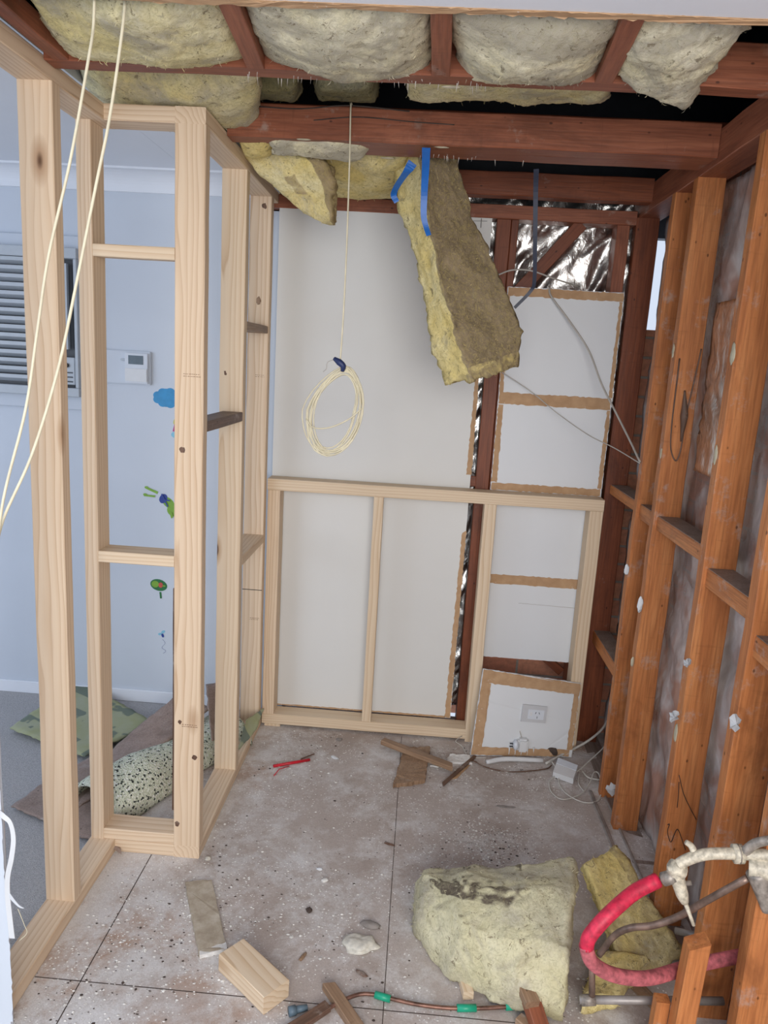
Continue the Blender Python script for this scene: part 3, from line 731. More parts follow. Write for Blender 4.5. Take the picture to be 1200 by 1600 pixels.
def jy(label, pts, m=HR): 
    (xa, ya), (xb, yb) = pts
    o = stick('ceiling_batten', (xa, ya, 2.413), (xb, yb, 2.413), .043, .045, m, None); return tag(o, label, 'beam')
jy('left short batten between plaster ceiling and first joist', [(-.425, 1.50), (-.452, 1.925)])
jy('middle short batten above the centre of the room', [(-.017, 1.50), (-.012, 1.925)])
jy('right short batten between two bulging insulation batts', [(.345, 1.50), (.368, 1.925)])
tag(beam('ceiling_batten', -.945, -.905, 1.0, 1.925, 2.392, 2.44, HR, rough=.0015), 'reddish timber running just inside the left pine top plate', 'beam')
tag(stick('roof_strut', (-.58, 2.40, 2.62), (-.40, 2.22, 2.48), .012, .012, M['white_plastic'], None), 'thin white conduit crossing the dark roof void above the deep joist', 'conduit')
struct(beam('trim_7', -1.29, 1.29, 2.80, 2.87, 2.492, 2.588, HD))
# drips and nail heads under joists are tiny paint strings
def strings(par, x0, x1, y, z, n, sd):
    rs = random.Random(sd); vs, fs = [], []
    for _ in range(n):
        x = rs.uniform(x0, x1); k = len(vs); L = rs.uniform(.006, .022); yy = y+rs.uniform(0, .04); w = rs.uniform(.0006, .0016)
        vs += [(x-w, yy, z+.001), (x+w, yy, z+.001), (x+rs.uniform(-.003, .003), yy, z-L), (x, yy+w*2, z+.001)]; fs += [(k, k+1, k+2), (k+1, k+3, k+2), (k+3, k, k+2)]
    o = obj('plaster_shreds', mesh_from(vs, fs), M['cable_grey'], par); o['kind'] = 'stuff'; return o
strings(J1, -.5, .1, 1.95, 2.392, 38, 3); strings(J2b, -.1, .3, 2.60, 2.394, 16, 4)
for i, (x, y, X0) in enumerate([(700, 2.40, 0), (475, 0, 0), (545, 0, 0)]): pass
for i, (px, py, par) in enumerate([(376, 88, 0), (540, 128, J1), (705, 136, J1), (475, 218, J2), (605, 247, J2b), (690, 230, J2)]):
    if par: c_ = P(px, py, Z=2.3915); blob('glue_daub', c_, .022, .007, .0025, M['glue'], par, seed=i+20)

# ------------------------------------------------------------------ insulation overhead
def zq(pts, z): return [P(x, y, Z=z) for x, y in pts]
B = M['batt']; BP = M['batt_pale']
def obatt(label, nl, nr, fr, fl, z, th=.10, sag=.02, m=B, nu=34, nv=26, amp=.014, seed=1, ragged=.008, dz=(0, 0, 0, 0), grp=None, dirt=None):
    q = [P(*p, Z=z+d) for p, d in zip((nl, nr, fr, fl), dz)]
    o = pillow('insulation_batt', quadf(*q, th, sag), nu, nv, 5, m, amp=amp, sc=8, parent=None, seed=seed, ragged=ragged, edge=.16, dirt=dirt)
    return tag(o, label, 'insulation', grp)
obatt('sagging yellow batt at the top left, above the two cream cables', (40, 2), (338, -2), (396, 112), (92, 100), 2.40, sag=.035, seed=1, nu=54, nv=40, ragged=.012)
obatt('pale grey-yellow batt between the left and middle short battens', (372, 0), (676, 12), (672, 136), (418, 112), 2.40, sag=.045, m=BP, seed=2, nu=54, nv=40, ragged=.012)
obatt('pale batt between the middle and right short battens', (704, 14), (985, 26), (925, 134), (716, 136), 2.40, sag=.045, m=BP, seed=3, nu=54, nv=40, ragged=.012)
obatt('pale batt drooping in a torn point at the top right', (998, 30), (1185, 36), (1068, 188), (955, 122), 2.395, sag=.02, m=BP, seed=4, nu=50, nv=44, ragged=.018, dz=(0, .01, -.04, 0))
obatt('yellow batt bulging above the pine return, left of the deep joist', (118, 112), (405, 112), (402, 222), (150, 190), 2.455, th=.12, sag=.045, seed=5, nu=54, nv=30, dz=(0, 0, -.045, 0))
obatt('long yellow batt lying over the deep joist, right of the void', (640, 126), (955, 131), (950, 172), (632, 162), 2.497, th=.09, sag=.0, seed=6, nu=60, nv=20)
obatt('dark dome of batt in the roof void above the cable', (495, 136), (585, 138), (590, 166), (490, 164), 2.592, th=.12, sag=.0, seed=7, nu=16, nv=12)
obatt('dim grey lump of batt left in the roof void above the white conduit', (400, 138), (462, 138), (468, 162), (395, 162), 2.592, th=.12, sag=.0, seed=17, nu=16, nv=12)
BY = M['batt_yel']
obatt('small yellow batt flap under the left end of the deep joist', (366, 214), (428, 218), (425, 248), (385, 243), 2.40, th=.06, sag=.012, m=BY, seed=8, nu=20, nv=16, dz=(0, 0, -.02, -.02))
obatt('cream-yellow batt flap folded over just behind the deep joist', (420, 216), (585, 224), (565, 252), (430, 246), 2.395, th=.06, sag=.015, m=BP, seed=9, nu=30, nv=18, ragged=.012, dz=(0, 0, -.02, -.03))
obatt('yellow batt piece behind the drooping torn one, left of the soiled batt', (505, 250), (640, 250), (618, 318), (505, 310), 2.40, th=.08, sag=.02, m=BY, seed=10, nu=30, nv=26, dz=(0, 0, -.05, -.05))
# torn drooping piece
rows = [((372, 232, 2.70), (500, 240, 2.66)), ((398, 268, 2.76), (512, 258, 2.66)), ((430, 300, 2.80), (522, 290, 2.70)), ((462, 322, 2.82), (520, 320, 2.74)), ((508, 350, 2.80), (518, 350, 2.78))]
def rowf(rows, th, side=(0, 1, 0)):
    R_ = [[P(x, y, Y=Y_) for (x, y, Y_) in r] for r in rows]; n = len(R_)-1; s = Vector(side)
    def f(u, v, w):
        t_ = v*n; i = min(n-1, int(t_)); k = t_-i
        a_ = R_[i][0].lerp(R_[i+1][0], k); b_ = R_[i][1].lerp(R_[i+1][1], k)
        return a_.lerp(b_, u)+s*(1-w)*th
    return f
tag(pillow('insulation_batt', rowf(rows, .09, (.1, 1, .3)), 22, 34, 5, BY, amp=.016, sc=10, seed=11, ragged=.012, edge=.12,
           dirt=lambda u, v, w: .75 if u > .78 else (.5 if .3 < u < .5 and .3 < v < .6 else 0)), 'torn yellow batt drooping to a point over the top of the cream-white board', 'insulation')
# big soiled hanging batt: rows of outer edge A, arris B, far edge C
RW = [((604, 214, 2.84), (650, 216, 2.70), (745, 216, 2.80)), ((616, 262, 2.82), (660, 266, 2.69), (722, 285, 2.80)), ((624, 330, 2.80), (670, 345, 2.67), (738, 335, 2.79)),
      ((650, 402, 2.77), (686, 425, 2.64), (766, 400, 2.77)), ((663, 480, 2.74), (705, 490, 2.61), (794, 458, 2.75)), ((676, 548, 2.71), (722, 545, 2.58), (816, 520, 2.73)), ((694, 600, 2.70), (738, 596, 2.57), (812, 572, 2.72))]
RW[0] = ((602, 214, 2.84), (650, 216, 2.70), (712, 216, 2.80))
RWp = [[P(x, y, Y=Y_) for (x, y, Y_) in r] for r in RW]
def hangf(u, v, w):
    n = len(RWp)-1; t_ = v*n; i = min(n-1, int(t_)); k = t_-i
    A, Bv, Cv = [RWp[i][j].lerp(RWp[i+1][j], k) for j in range(3)]
    return Bv.lerp(Cv, u)+(A-Bv)*(1-w)
def hdirt(u, v, w):
    if w < .999 and u < .001: return max(0, (w-.85)*4)+(.35 if v > .97 else 0)
    return .95 if v < .93 else .55
HB = tag(pillow('insulation_batt', hangf, 30, 72, 10, M['batt_hang'], amp=.009, sc=9, seed=12, ragged=.010, edge=0, dirt=hdirt), 'big batt hanging on end from the ceiling, yellow edge and soiled brown face', 'insulation')

# blue straps
tp = tag(ribbon('blue_strap', [P(666, 231, Y=2.485), P(665, 262, Y=2.56), P(663, 300, Y=2.61), P(662, 335, Y=2.625), P(665, 352, Y=2.63), P(670, 368, Y=2.625)], .024, .0012, M['tape_blue'], widths=(.026, .016)), 'bright blue strap hanging down the front of the soiled batt', 'strap')
tp = tag(ribbon('blue_strap', [P(645, 254, Y=2.655), P(636, 268, Y=2.665), P(622, 288, Y=2.72), P(615, 304, Y=2.765), P(620, 316, Y=2.77)], .026, .0012, M['tape_blue'], side=(1, 0, .3), widths=(.032, .018)), 'bright blue strap wrapped round the yellow edge of the hanging batt', 'strap')
tp = tag(ribbon('blue_strap', [P(838, 264, Y=2.62), P(837, 300, Y=2.68), P(836, 380, Y=2.74), P(835, 438, Y=2.80), P(829, 455, Y=2.82), P(804, 481, Y=2.82)], .012, .0015, M['strap_grey'], widths=(.017, .011)), 'dark slate-blue strap dangling in front of the silver foil', 'strap')

# ------------------------------------------------------------------ cables
CB = M['cable']
ck = thing('coiled_cable', 'cream electrical cable hanging from the deep joist and coiled into a loop', 'cable', P(525, 640, Y=2.46))
tube('drop', [P(550, 163, Y=2.50), P(548, 170, Y=2.484), P(546, 260, Y=2.47), P(541, 400, Y=2.46), P(536, 500, Y=2.46), P(531, 572, Y=2.46)], .0027, CB, ck, 8, 6)
rs = random.Random(21); path = []
ctr = P(525, 643, Y=2.455); px = .00196
for k in range(12*28+1):
    a = math.pi/2+2*math.pi*k/28; ln = int(k/28); r_ = random.Random(ln); ra = r_.uniform(33, 52)*px; rb_ = r_.uniform(60, 76)*px; dx_ = r_.uniform(-13, 7)*px
    r2 = random.Random(ln+1); f_ = (k % 28)/28
    ra += (r2.uniform(33, 52)*px-ra)*f_; rb_ += (r2.uniform(60, 76)*px-rb_)*f_; dx_ += (r2.uniform(-13, 7)*px-dx_)*f_
    x_, z_ = math.cos(a)*ra, math.sin(a)*rb_
    if z_ > 0: x_ = x_*(1-.30*(z_/rb_)**2)+.012*(z_/rb_)
    th = rad(-13); path.append(ctr+Vector((x_*math.cos(th)-z_*math.sin(th)*-1*.0+z_*.10+dx_*(1-max(0, z_/rb_)), (noise.noise(Vector((k*.05, ln, 0))))*.012, z_+min(0, 0)+(.0 if z_ > 0 else random.Random(ln*7+1).uniform(-.006, .006)))))
vs_, fs_ = sweep([p-ctr for p in path], .0024, 7)
obj('coil', mesh_from(vs_, fs_), CB, ck, ctr, smooth=True)
tube('loose_turn', [P(478, 655, Y=2.45), P(490, 668, Y=2.445), P(515, 668, Y=2.44), P(545, 655, Y=2.445), P(565, 638, Y=2.45)], .0026, CB, ck, 7, 6)
tie = [P(522, 560, Y=2.445), P(530, 566, Y=2.44), P(536, 572, Y=2.44), P(535, 580, Y=2.445)]
tube('cable_tie', tie, [.006, .011, .010, .006], M['tape_navy'], ck, 9, 4)
tube('tie_tail', [P(522, 562, Y=2.445), P(512, 566, Y=2.44), P(510, 576, Y=2.44), P(505, 581, Y=2.44)], .0012, M['cable_grey'], ck, 5, 4)
tag(tube('cream_cable', [P(148, -20, Y=1.60), P(146, 40, Y=1.60), P(139, 88, Y=1.58), P(110, 250, Y=1.56), P(76, 400, Y=1.54), P(58, 520, Y=1.52), P(40, 640, Y=1.5), P(5, 782, Y=1.48), P(-8, 900, Y=1.47)], .0030, CB, None, 8, 8), 'cream cable hanging in front of the first pine stud, left one of the pair', 'cable')
tag(tube('cream_cable', [P(196, -20, Y=1.62), P(192, 40, Y=1.61), P(172, 180, Y=1.59), P(150, 290, Y=1.57), P(118, 450, Y=1.55), P(90, 580, Y=1.53), P(50, 710, Y=1.51), P(5, 812, Y=1.49), P(-10, 880, Y=1.48)], .0032, CB, None, 8, 8), 'cream cable crossing the pine return, right one of the pair', 'cable')
tag(tube('white_cable', [P(775, 431, Y=3.28), P(800, 422, Y=3.26), P(830, 423, Y=3.25), P(865, 435, Y=3.27), P(895, 445, Y=3.33), P(905, 448, Y=3.37)], .0034, M['cable_grey'], None), 'pale cable looping across the silver foil above the white board', 'cable')
tag(tube('grey_cable', [P(858, 449, Y=3.35), P(862, 464, Y=3.33), P(890, 502, Y=3.30), P(920, 548, Y=3.26), P(940, 600, Y=3.20), P(965, 650, Y=3.10), P(985, 690, Y=2.98), P(1000, 722, Y=2.87)], .0042, M['cable_grey'], None), 'grey cable draped from the board top to the right-hand studs', 'cable')
tag(tube('thin_white_wire', [P(785, 582, Y=3.33), P(830, 612, Y=3.30), P(870, 645, Y=3.24), P(920, 680, Y=3.12), P(960, 700, Y=3.0), P(1000, 724, Y=2.86)], .0022, M['cable_grey'], None), 'thin pale wire crossing the narrow white board from behind the hanging batt', 'cable')

# ------------------------------------------------------------------ left room
def L2(x, y, Y=3.39): p = P(x, y, Y=Y); return p.x, p.z
ac = thing('wall_air_conditioner', 'louvred window air conditioner set in the left room wall', 'air conditioner', (-1.8, 3.35, 1.5))
sur = [(-2.5, -1.50, 3.375, 3.40, 2.135, 2.19), (-2.5, -1.50, 3.375, 3.40, 1.43, 1.49), (-1.555, -1.50, 3.375, 3.40, 1.49, 2.135)]
boxes('surround', sur, M['wallwhite'], ac, bev=.002)
boxes('casing', [(-2.40, -1.555, 3.33, 3.40, 2.09, 2.135), (-2.40, -1.555, 3.33, 3.40, 1.49, 1.53), (-1.572, -1.555, 3.33, 3.40, 1.53, 2.09), (-1.705, -1.685, 3.33, 3.40, 1.53, 2.09)], M['louvre'], ac, bev=.003)
box('cavity', -2.40, -1.57, 3.385, 3.398, 1.53, 2.09, M['dark_plastic'], ac)
sl = thing  # louvre slats
bm = bmesh.new()
for k in range(15):
    z = 1.545+k*.0365
    g = bmesh.ops.create_cube(bm, size=1)['verts']
    for v in g:
        zz = v.co.z*.016; yy = v.co.y*.028
        v.co = Vector((-2.05+v.co.x*.69, 3.352+yy*1.0, z+.016+zz-yy*.55))
obj('louvre_grille', bm_mesh(bm), M['louvre'], ac)
boxes('side_vanes', [(-1.672+i*.028, -1.662+i*.028, 3.34, 3.36, 1.70, 2.07) for i in range(3)], M['louvre'], ac)
cp = box('control_panel', -1.685, -1.575, 3.335, 3.375, 1.545, 1.665, M['louvre'], ac, bev=.003)
blob('control_knob', (-1.61, 3.330, 1.63), .010, .008, .010, M['dark_plastic'], cp, amp=0)
boxes('control_slots', [(-1.66, -1.585, 3.3335, 3.336, 1.555+i*.02, 1.561+i*.02) for i in range(3)], M['dark_plastic'], cp)
wc = thing('wall_controller', 'white ducted heating controller with small screen on the left room wall', 'thermostat', (-1.33, 3.40, 1.6))
(x0, z1_), (x1, z0_) = L2(150, 545), L2(236, 602)
box('backplate', -1.56, x1, 3.385, 3.40, z0_, z1_, M['wallwhite'], wc, bev=.003)
(a0, b1), (a1, b0) = L2(197, 551), L2(233, 600)
box('housing', a0, a1, 3.372, 3.385, b0, b1, M['cool_plastic'], wc, bev=.002)
(a0, b1), (a1, b0) = L2(203, 555), L2(226, 570)
box('screen', a0, a1, 3.370, 3.3725, b0, b1, M['lcd'], wc)
(a0, b1), (a1, b0) = L2(198, 575), L2(232, 597)
box('flap', a0, a1, 3.3675, 3.372, b0, b1, M['white_plastic'], wc, bev=.001)
cc = L2(193, 562); blob('oval_button', (cc[0]+.005, 3.384, cc[1]), .018, .004, .006, M['louvre'], wc, amp=0)
# wall stickers
def ell(cx, cz, rx_, rz_, n=20, rot=0): return [(cx+math.cos(a)*rx_*math.cos(rot)-math.sin(a)*rz_*math.sin(rot), cz+math.cos(a)*rx_*math.sin(rot)+math.sin(a)*rz_*math.cos(rot)) for a in [2*math.pi*k/n for k in range(n)]]
def pxpoly(pts, Y=3.399): return [tuple(L2(x, y, Y)) for x, y in pts]
def sticker(label, parts, base):
    t_ = thing('wall_sticker', label, 'sticker', (base[0], 3.40, base[1]))
    for i, (nm, poly, m, lay) in enumerate(parts): prism(nm, poly, 3.3998-.0007*i, .0006, M[m], t_)
    return t_
cx, cz = L2(262, 622)
cloud = []
for k in range(9):
    a = 2*math.pi*k/9; ccx, ccz = math.cos(a)*.052, math.sin(a)*.028
    for q_ in range(-3, 4): b_ = a+q_*.28; cloud.append((cx+ccx+math.cos(b_)*.022, cz+ccz+math.sin(b_)*.018))
sticker('blue cloud sticker on the left room wall', [('cloud', cloud, 'dec_blue', 0)], (cx, cz))
cx, cz = L2(277, 668)
sticker('sticker with yellow head, magenta scarf and pale blue base, half hidden by the corner stud', [('head', ell(cx, cz+.022, .022, .022), 'dec_yel', 0), ('scarf', [(cx-.025, cz-.02), (cx-.015, cz+.02), (cx+.02, cz+.0), (cx-.005, cz-.022)], 'dec_pink', 1), ('base', ell(cx, cz-.035, .032, .017), 'dec_lite', 0)], (cx, cz))
cx, cz = L2(262, 790)
sticker('green sticker figure in blue shorts tumbling head down on the left room wall',
        [('body', ell(cx+.0, cz+.012, .036, .022, rot=-.7), 'dec_green', 0), ('shorts', ell(cx-.024, cz+.030, .018, .024, rot=-.5), 'dec_navy', 1), ('head', ell(cx+.028, cz-.022, .034, .030), 'dec_green', 0),
         ('leg', pxpoly([(247, 768), (228, 760), (227, 763), (246, 772)]), 'dec_green', 0), ('leg', pxpoly([(243, 774), (225, 772), (225, 775), (242, 777)]), 'dec_green', 0), ('foot', ell(*L2(228, 762), .009, .006), 'dec_green', 1), ('foot', ell(*L2(226, 773), .009, .006), 'dec_green', 1),
         ('arm', pxpoly([(265, 800), (268, 810), (271, 808), (269, 800)]), 'dec_green', 1), ('strap', pxpoly([(252, 772), (262, 792), (263.5, 791), (254, 771)]), 'dec_navy', 2), ('strap', pxpoly([(249, 781), (266, 783), (266, 781), (250, 779)]), 'dec_navy', 2)], (cx, cz))
cx, cz = L2(247, 915)
sticker('sticker of a green figure in a red top lying on a dark green leaf', [('leaf', ell(cx, cz, .042, .029, rot=-.2), 'dec_dkgreen', 0), ('stem', pxpoly([(249, 925), (250, 935), (253, 935), (252, 925)]), 'dec_dkgreen', 0), ('head', ell(cx-.017, cz+.004, .018, .017), 'dec_green', 1), ('body', ell(cx+.010, cz+.001, .011, .013), 'dec_red', 1), ('limb', ell(cx+.026, cz-.002, .008, .004), 'dec_green', 1)], (cx, cz))
cx, cz = L2(252, 992)
tr_ = [L2(x, y) for x, y in [(253, 1000), (257, 1006), (252, 1013), (258, 1018), (254, 1022)]]
s_ = sticker('small blue winged insect sticker with a curly trail', [('wing', ell(cx+.006, cz+.012, .011, .007, rot=.6), 'dec_lite', 0), ('wing', ell(cx-.010, cz+.0, .009, .006, rot=.2), 'dec_lite', 0), ('body', ell(cx+.004, cz-.006, .006, .010, rot=.3), 'dec_navy', 1)], (cx, cz))
tube('trail', [(x, 3.399, z) for x, z in tr_], .0006, M['dec_navy'], s_, 4, 5)
sticker('small turquoise sticker fragment between the two rear pine studs', [('patch', ell(*L2(389, 693), .006, .009), 'dec_lite', 0)], L2(389, 693))

# brown batten behind the corner stud
tag(stick('old_batten', P(273, 1262, Y=2.40), P(275, 918, Y=2.40), .011, .03, M['dark_timber'], None, up=(0, 1, 0)), 'thin dark brown batten standing just behind the corner stud', 'batten')
# flat underlay sheets, carpet backing, foam roll
def soft(name, quad, th, m, label, cat, seed, amp=.006, nu=30, nv=22, ragged=.006, sag=0, f=None, sc=6):
    o = pillow(name, f or quadf(*quad, th, sag), nu, nv, 3, m, amp=amp, sc=sc, fine=.001, seed=seed, ragged=ragged, edge=.03, wisps=False)
    return tag(o, label, cat)
Z = lambda x, y, z: P(x, y, Z=z)
soft('carpet_underlay', [Z(15, 1140, .02), Z(132, 1184, .02), Z(242, 1132, .03), Z(125, 1064, .05)], .012, M['underlay'], 'printed green underlay sheet lying by the far left wall', 'underlay', 3)
soft('carpet_underlay', [Z(372, 1176, .06), Z(402, 1140, .075), Z(412, 1108, .10), Z(385, 1128, .12)], .012, M['underlay'], 'printed green underlay end poking out between the rear pine studs', 'underlay', 4, nu=16, nv=16)
soft('carpet_piece', [Z(18, 1262, .012), Z(190, 1335, .012), Z(150, 1180, .03), Z(60, 1232, .012)], .010, M['carpet_back'], 'flat brown carpet offcut, backing up, behind the first pine stud', 'carpet', 5, amp=.004)
soft('carpet_piece', [Vector((-1.20, 2.44, .015)), Vector((-.86, 3.08, .15)), Z(278, 1086, .17), Z(160, 1184, .03)], .010, M['carpet_back'], 'brown carpet backing rising towards the corner stud', 'carpet', 6, amp=.006)
soft('carpet_piece', [Z(330, 1160, .16), Z(352, 1150, .10), Z(345, 1068, .26), Z(322, 1072, .26)], .012, M['carpet_back'], 'brown carpet flap standing between the corner stud and the next stud', 'carpet', 16, amp=.004, nu=12, nv=16)
ra_, rb2 = P(178, 1262, Z=.02), P(395, 1128, Z=.06)
def foamf(u, v, w):
    a_ = Vector((-1.135, 2.46, .0)).lerp(Vector((-.79, 3.12, .0)), u)
    ang = math.pi*(1.05*v-.05); r_ = .115-(1-w)*.018+.014*math.sin(u*7)
    side_ = Vector((.88, -.47, 0))
    return a_+side_*math.cos(ang)*r_*1.15+Vector((0, 0, max(.004, .003+math.sin(ang)*r_*1.05)))
tag(pillow('foam_underlay_roll', foamf, 50, 26, 3, M['foam'], amp=.008, sc=7, fine=.001, seed=7, edge=.02, wisps=False), 'speckled crumb-foam underlay rolled over behind the corner stud', 'underlay')
tag(stick('scrap_lath', Z(236, 1121, .006), Z(242, 1117, .006), .006, .005, M['dark_plastic'], None), 'tiny dark splinter on the carpet by the far baseboard', 'splinter')

# left foreground: lined wall end with torn white tape
we = thing('lined_wall_end', 'white-lined wall end at the extreme left edge with torn jointing tape', 'wall end', (-1.05, 1.5, 0))
ex = P(21, 1592, Y=1.578).x
box('lining', -1.50, ex, 1.565, 1.578, 0, 2.36, M['wallwhite'], we)
W_ = lambda x, y, Y_=1.560: P(x, y, Y=Y_)
ribbon('torn_tape', [W_(-4, 1268), W_(6, 1276, 1.552), W_(16, 1286, 1.548), W_(21, 1310, 1.548), W_(18, 1340, 1.550), W_(12, 1370, 1.556), W_(12, 1400), W_(16, 1440), W_(19, 1466)], .020, .0015, M['white_plastic'], we, side=(1, 0, 0), widths=(.010, .014))
ribbon('torn_tape', [W_(14, 1398), W_(22, 1408, 1.552), W_(30, 1416, 1.545), W_(37, 1419, 1.54)], .014, .001, M['white_plastic'], we, side=(0, 0, 1), widths=(.014, .002))
prism('torn_edge', [(ex-.03, .02), (ex+.006, .02), (ex+.009, .15), (ex+.002, .5), (ex+.004, .9), (ex-.002, 1.2), (ex-.03, 1.2)], 1.565, .0012, M['wallwhite'], we, jag=.0015)
tube('torn_thread', [W_(28, 1420), W_(38, 1445), W_(42, 1458), W_(30, 1470)], .0009, M['cable'], we, 4, 5)

# ------------------------------------------------------------------ things on the floor
blk = thing('timber_offcut', 'thick square-cut pine block lying at the centre left of the floor', 'timber', P(395, 1520, Z=0))
pa, pb = P(362, 1482, Z=.05), P(432, 1548, Z=.05)
pa.z = pb.z = .030
stick('block', pa, pb, .088, .056, M['pine_pale'], blk, ch=.003)
cdn = tag(slab('plasterboard_strip', [P(289, 1378, Z=.012), P(311, 1492, Z=.012), P(354, 1482, Z=.012), P(331, 1374, Z=.012)][::-1], .011, [M['boardback']], None, up=(0, 0, 1), jag=.0015), 'brown paper strip of plasterboard lying left of centre with a white broken end', 'plasterboard')
e_ = slab('broken_end', [P(312, 1493, Z=.0125), P(355, 1482, Z=.0125), P(353, 1472, Z=.0125), P(311, 1484, Z=.0125)], .0122, M['gypsum'], cdn, up=(0, 0, 1), jag=.001)
def chip(name, label, x, y, rx_, ry_, rz_, m, rot=0, seed=0, cat='debris', amp=.3):
    c_ = P(x, y, Z=0); c_.z = rz_*.75
    return tag(blob(name, c_, rx_, ry_, rz_, M[m], None, rot, seed, amp), label, cat)
chip('plaster_lump', 'white lump of plaster on the floor in front of the pine block', 562, 1478, .050, .036, .012, 'plaster', .1, 1, amp=.45)
chip('mortar_chip', 'grey angular chip just behind the white plaster lump', 578, 1447, .032, .015, .008, 'stone', -.15, 2, amp=.2)
chip('plaster_crumb', 'small round white plaster crumb in front of the corner stud', 325, 1343, .010, .010, .006, 'plaster', 0, 3)
chip('plaster_crumb', 'small rectangular white crumb mid-floor', 499, 1359, .011, .006, .004, 'scrap_white', 0, 4)
chip('plaster_crumb', 'small rounded pale crumb below the rectangular crumb mid-floor', 508, 1377, .012, .008, .006, 'debris', .4, 5)
chip('paper_scrap', 'pale triangular scrap behind the red pen', 523, 1184, .022, .010, .002, 'scrap_white', -.6, 6)
chip('bark_flake', 'grey-green flake on the floor near the low frame', 530, 1156, .016, .012, .004, 'stone', 0, 7)
chip('wood_splinter', 'small brown splinter mid-floor', 608, 1320, .020, .004, .004, 'dark_timber', -.3, 8)
chip('dirt_clod', 'small dark dirt clump left of the floor joint', 483, 1424, .010, .012, .006, 'dirtbits', .4, 9)
chip('wood_splinter', 'short brown splinter in front of the plaster lump', 565, 1522, .020, .007, .003, 'dark_timber', -.5, 10)
chip('wood_splinter', 'pinkish pointed flake beside the pine block', 473, 1496, .006, .018, .003, 'old_pine', -.4, 11)
chip('mortar_chip', 'long thin grey flake in front of the leaning plank', 790, 1261, .040, .005, .003, 'stone', 0, 12)
# pen
pn = thing('red_pen', 'red plastic pen with a bent clip lying on the floor left of centre', 'pen', P(457, 1190, Z=0))
tube('barrel', [P(427, 1197, Z=.006), P(484, 1187, Z=.006)], .0065, M['red'], pn, 8, 0)
tube('bent_clip', [P(428, 1212, Z=.004), P(436, 1202, Z=.005), P(452, 1197, Z=.005)], .002, M['red'], pn, 6, 0)
tag(stick('wood_sliver', P(470, 1186, Z=.004), P(491, 1178, Z=.004), .006, .005, M['dark_timber'], None), 'dark sliver of wood beside the red pen', 'splinter')
# wood pieces near the frame
tag(stick('timber_stick', P(598, 1158, Z=.030), P(710, 1200, Z=.030), .035, .022, M['old_pine'], None, taper1=.02), 'brown timber stick lying across the split plank', 'timber')
tag(slab('split_plank', [P(614, 1226, Z=.018), P(664, 1218, Z=.018), P(672, 1166, Z=.018), P(632, 1168, Z=.018)], .017, M['old_pine'], None, up=(0, 0, 1), jag=.003), 'short brown split plank under the stick', 'timber')
tag(stick('timber_stick', P(690, 1227, Z=.006), P(742, 1182, Z=.006), .016, .010, M['dark_timber'], None, taper0=.02), 'dark thin stick beside the split plank', 'timber')
tag(slab('gypsum_fragment', [P(698, 1190, Z=.010), P(738, 1192, Z=.010), P(734, 1180, Z=.012), P(703, 1178, Z=.012)], .009, M['gypsum'], None, up=(0, 0, 1), jag=.003), 'white broken plasterboard fragment at the end of the low frame', 'plasterboard')
tag(slab('paper_scrap', [P(693, 1222, Z=.003), P(712, 1205, Z=.003), P(735, 1195, Z=.003), P(715, 1215, Z=.003)], .002, M['kraft'], None, up=(0, 0, 1), jag=.002), 'small brown paper scrap between the plank and the dark stick', 'scrap')
tag(slab('plasterboard_fragment', [P(672, 1196, Z=.006), P(685, 1198, Z=.006), P(690, 1192, Z=.006), P(676, 1190, Z=.006)], .005, M['gypsum'], None, up=(0, 0, 1), jag=.002), 'small white fragment between plank and stick', 'plasterboard')
# conduit, cables, adapters by the low board
cdl = thing('white_conduit', 'white flattened conduit piece lying along the foot of the low board', 'conduit', P(800, 1186, Z=0))
tube('pipe', [P(760, 1191, Z=.010), P(790, 1186, Z=.014), P(848, 1188, Z=.012)], [.010, .011, .010], M['white_plastic'], cdl, 8, 6)
tag(tube('thick_white_cable', [P(853, 1193, Z=.01), P(880, 1178, Z=.015), P(915, 1160, Z=.05), P(938, 1142, Z=.09), P(950, 1125, Z=.13)], .0055, M['cable_white'], None), 'thick white cable running from the conduit up behind the paired studs', 'cable')
ad = thing('plug_adaptor', 'white plug-in power adaptor hanging in front of the low board', 'power adaptor', P(812, 1163, Y=3.16))
ac_ = P(813, 1163, Y=3.155)
bx_ = box('body', ac_.x-.014, ac_.x+.034, ac_.y-.02, ac_.y+.025, ac_.z-.032, ac_.z+.032, M['white_plastic'], ad, bev=.008)
blob('plug_face', (ac_.x-.022, ac_.y-.014, ac_.z+.002), .014, .020, .024, M['cool_plastic'], ad, amp=0)
for dz_ in (-.008, .006): box('pin', ac_.x-.050, ac_.x-.030, ac_.y-.018, ac_.y-.015, ac_.z+dz_, ac_.z+dz_+.005, M['dark_plastic'], ad)
tube('lead', [P(811, 1133, Y=3.195), P(812, 1142, Y=3.17), P(815, 1152, Y=3.16)], .0022, M['cable_grey'], ad, 6, 5)
wb = thing('white_transformer_box', 'white box-shaped transformer on the floor right of the low board', 'power adaptor', P(882, 1202, Z=0))
qb = [P(864, 1206, Z=.028), P(896, 1217, Z=.028), P(903, 1196, Z=.040), P(872, 1184, Z=.040)]
slab('case', qb, .026, M['white_plastic'], wb)
slab('lid', [q0+Vector((0, 0, .0012)) for q0 in (qb[0].lerp(qb[3], .6), qb[1].lerp(qb[2], .6), qb[2], qb[3])], .0012, M['cool_plastic'], wb)
tag(tube('white_wire_loops', [P(862, 1190, Z=.02), P(875, 1205, Z=.02), P(898, 1207, Z=.02), P(925, 1185, Z=.03), P(945, 1165, Z=.06), P(948, 1150, Z=.08)], .0030, M['cable_white'], None), 'thin white wire from the transformer box rising behind the studs', 'cable')
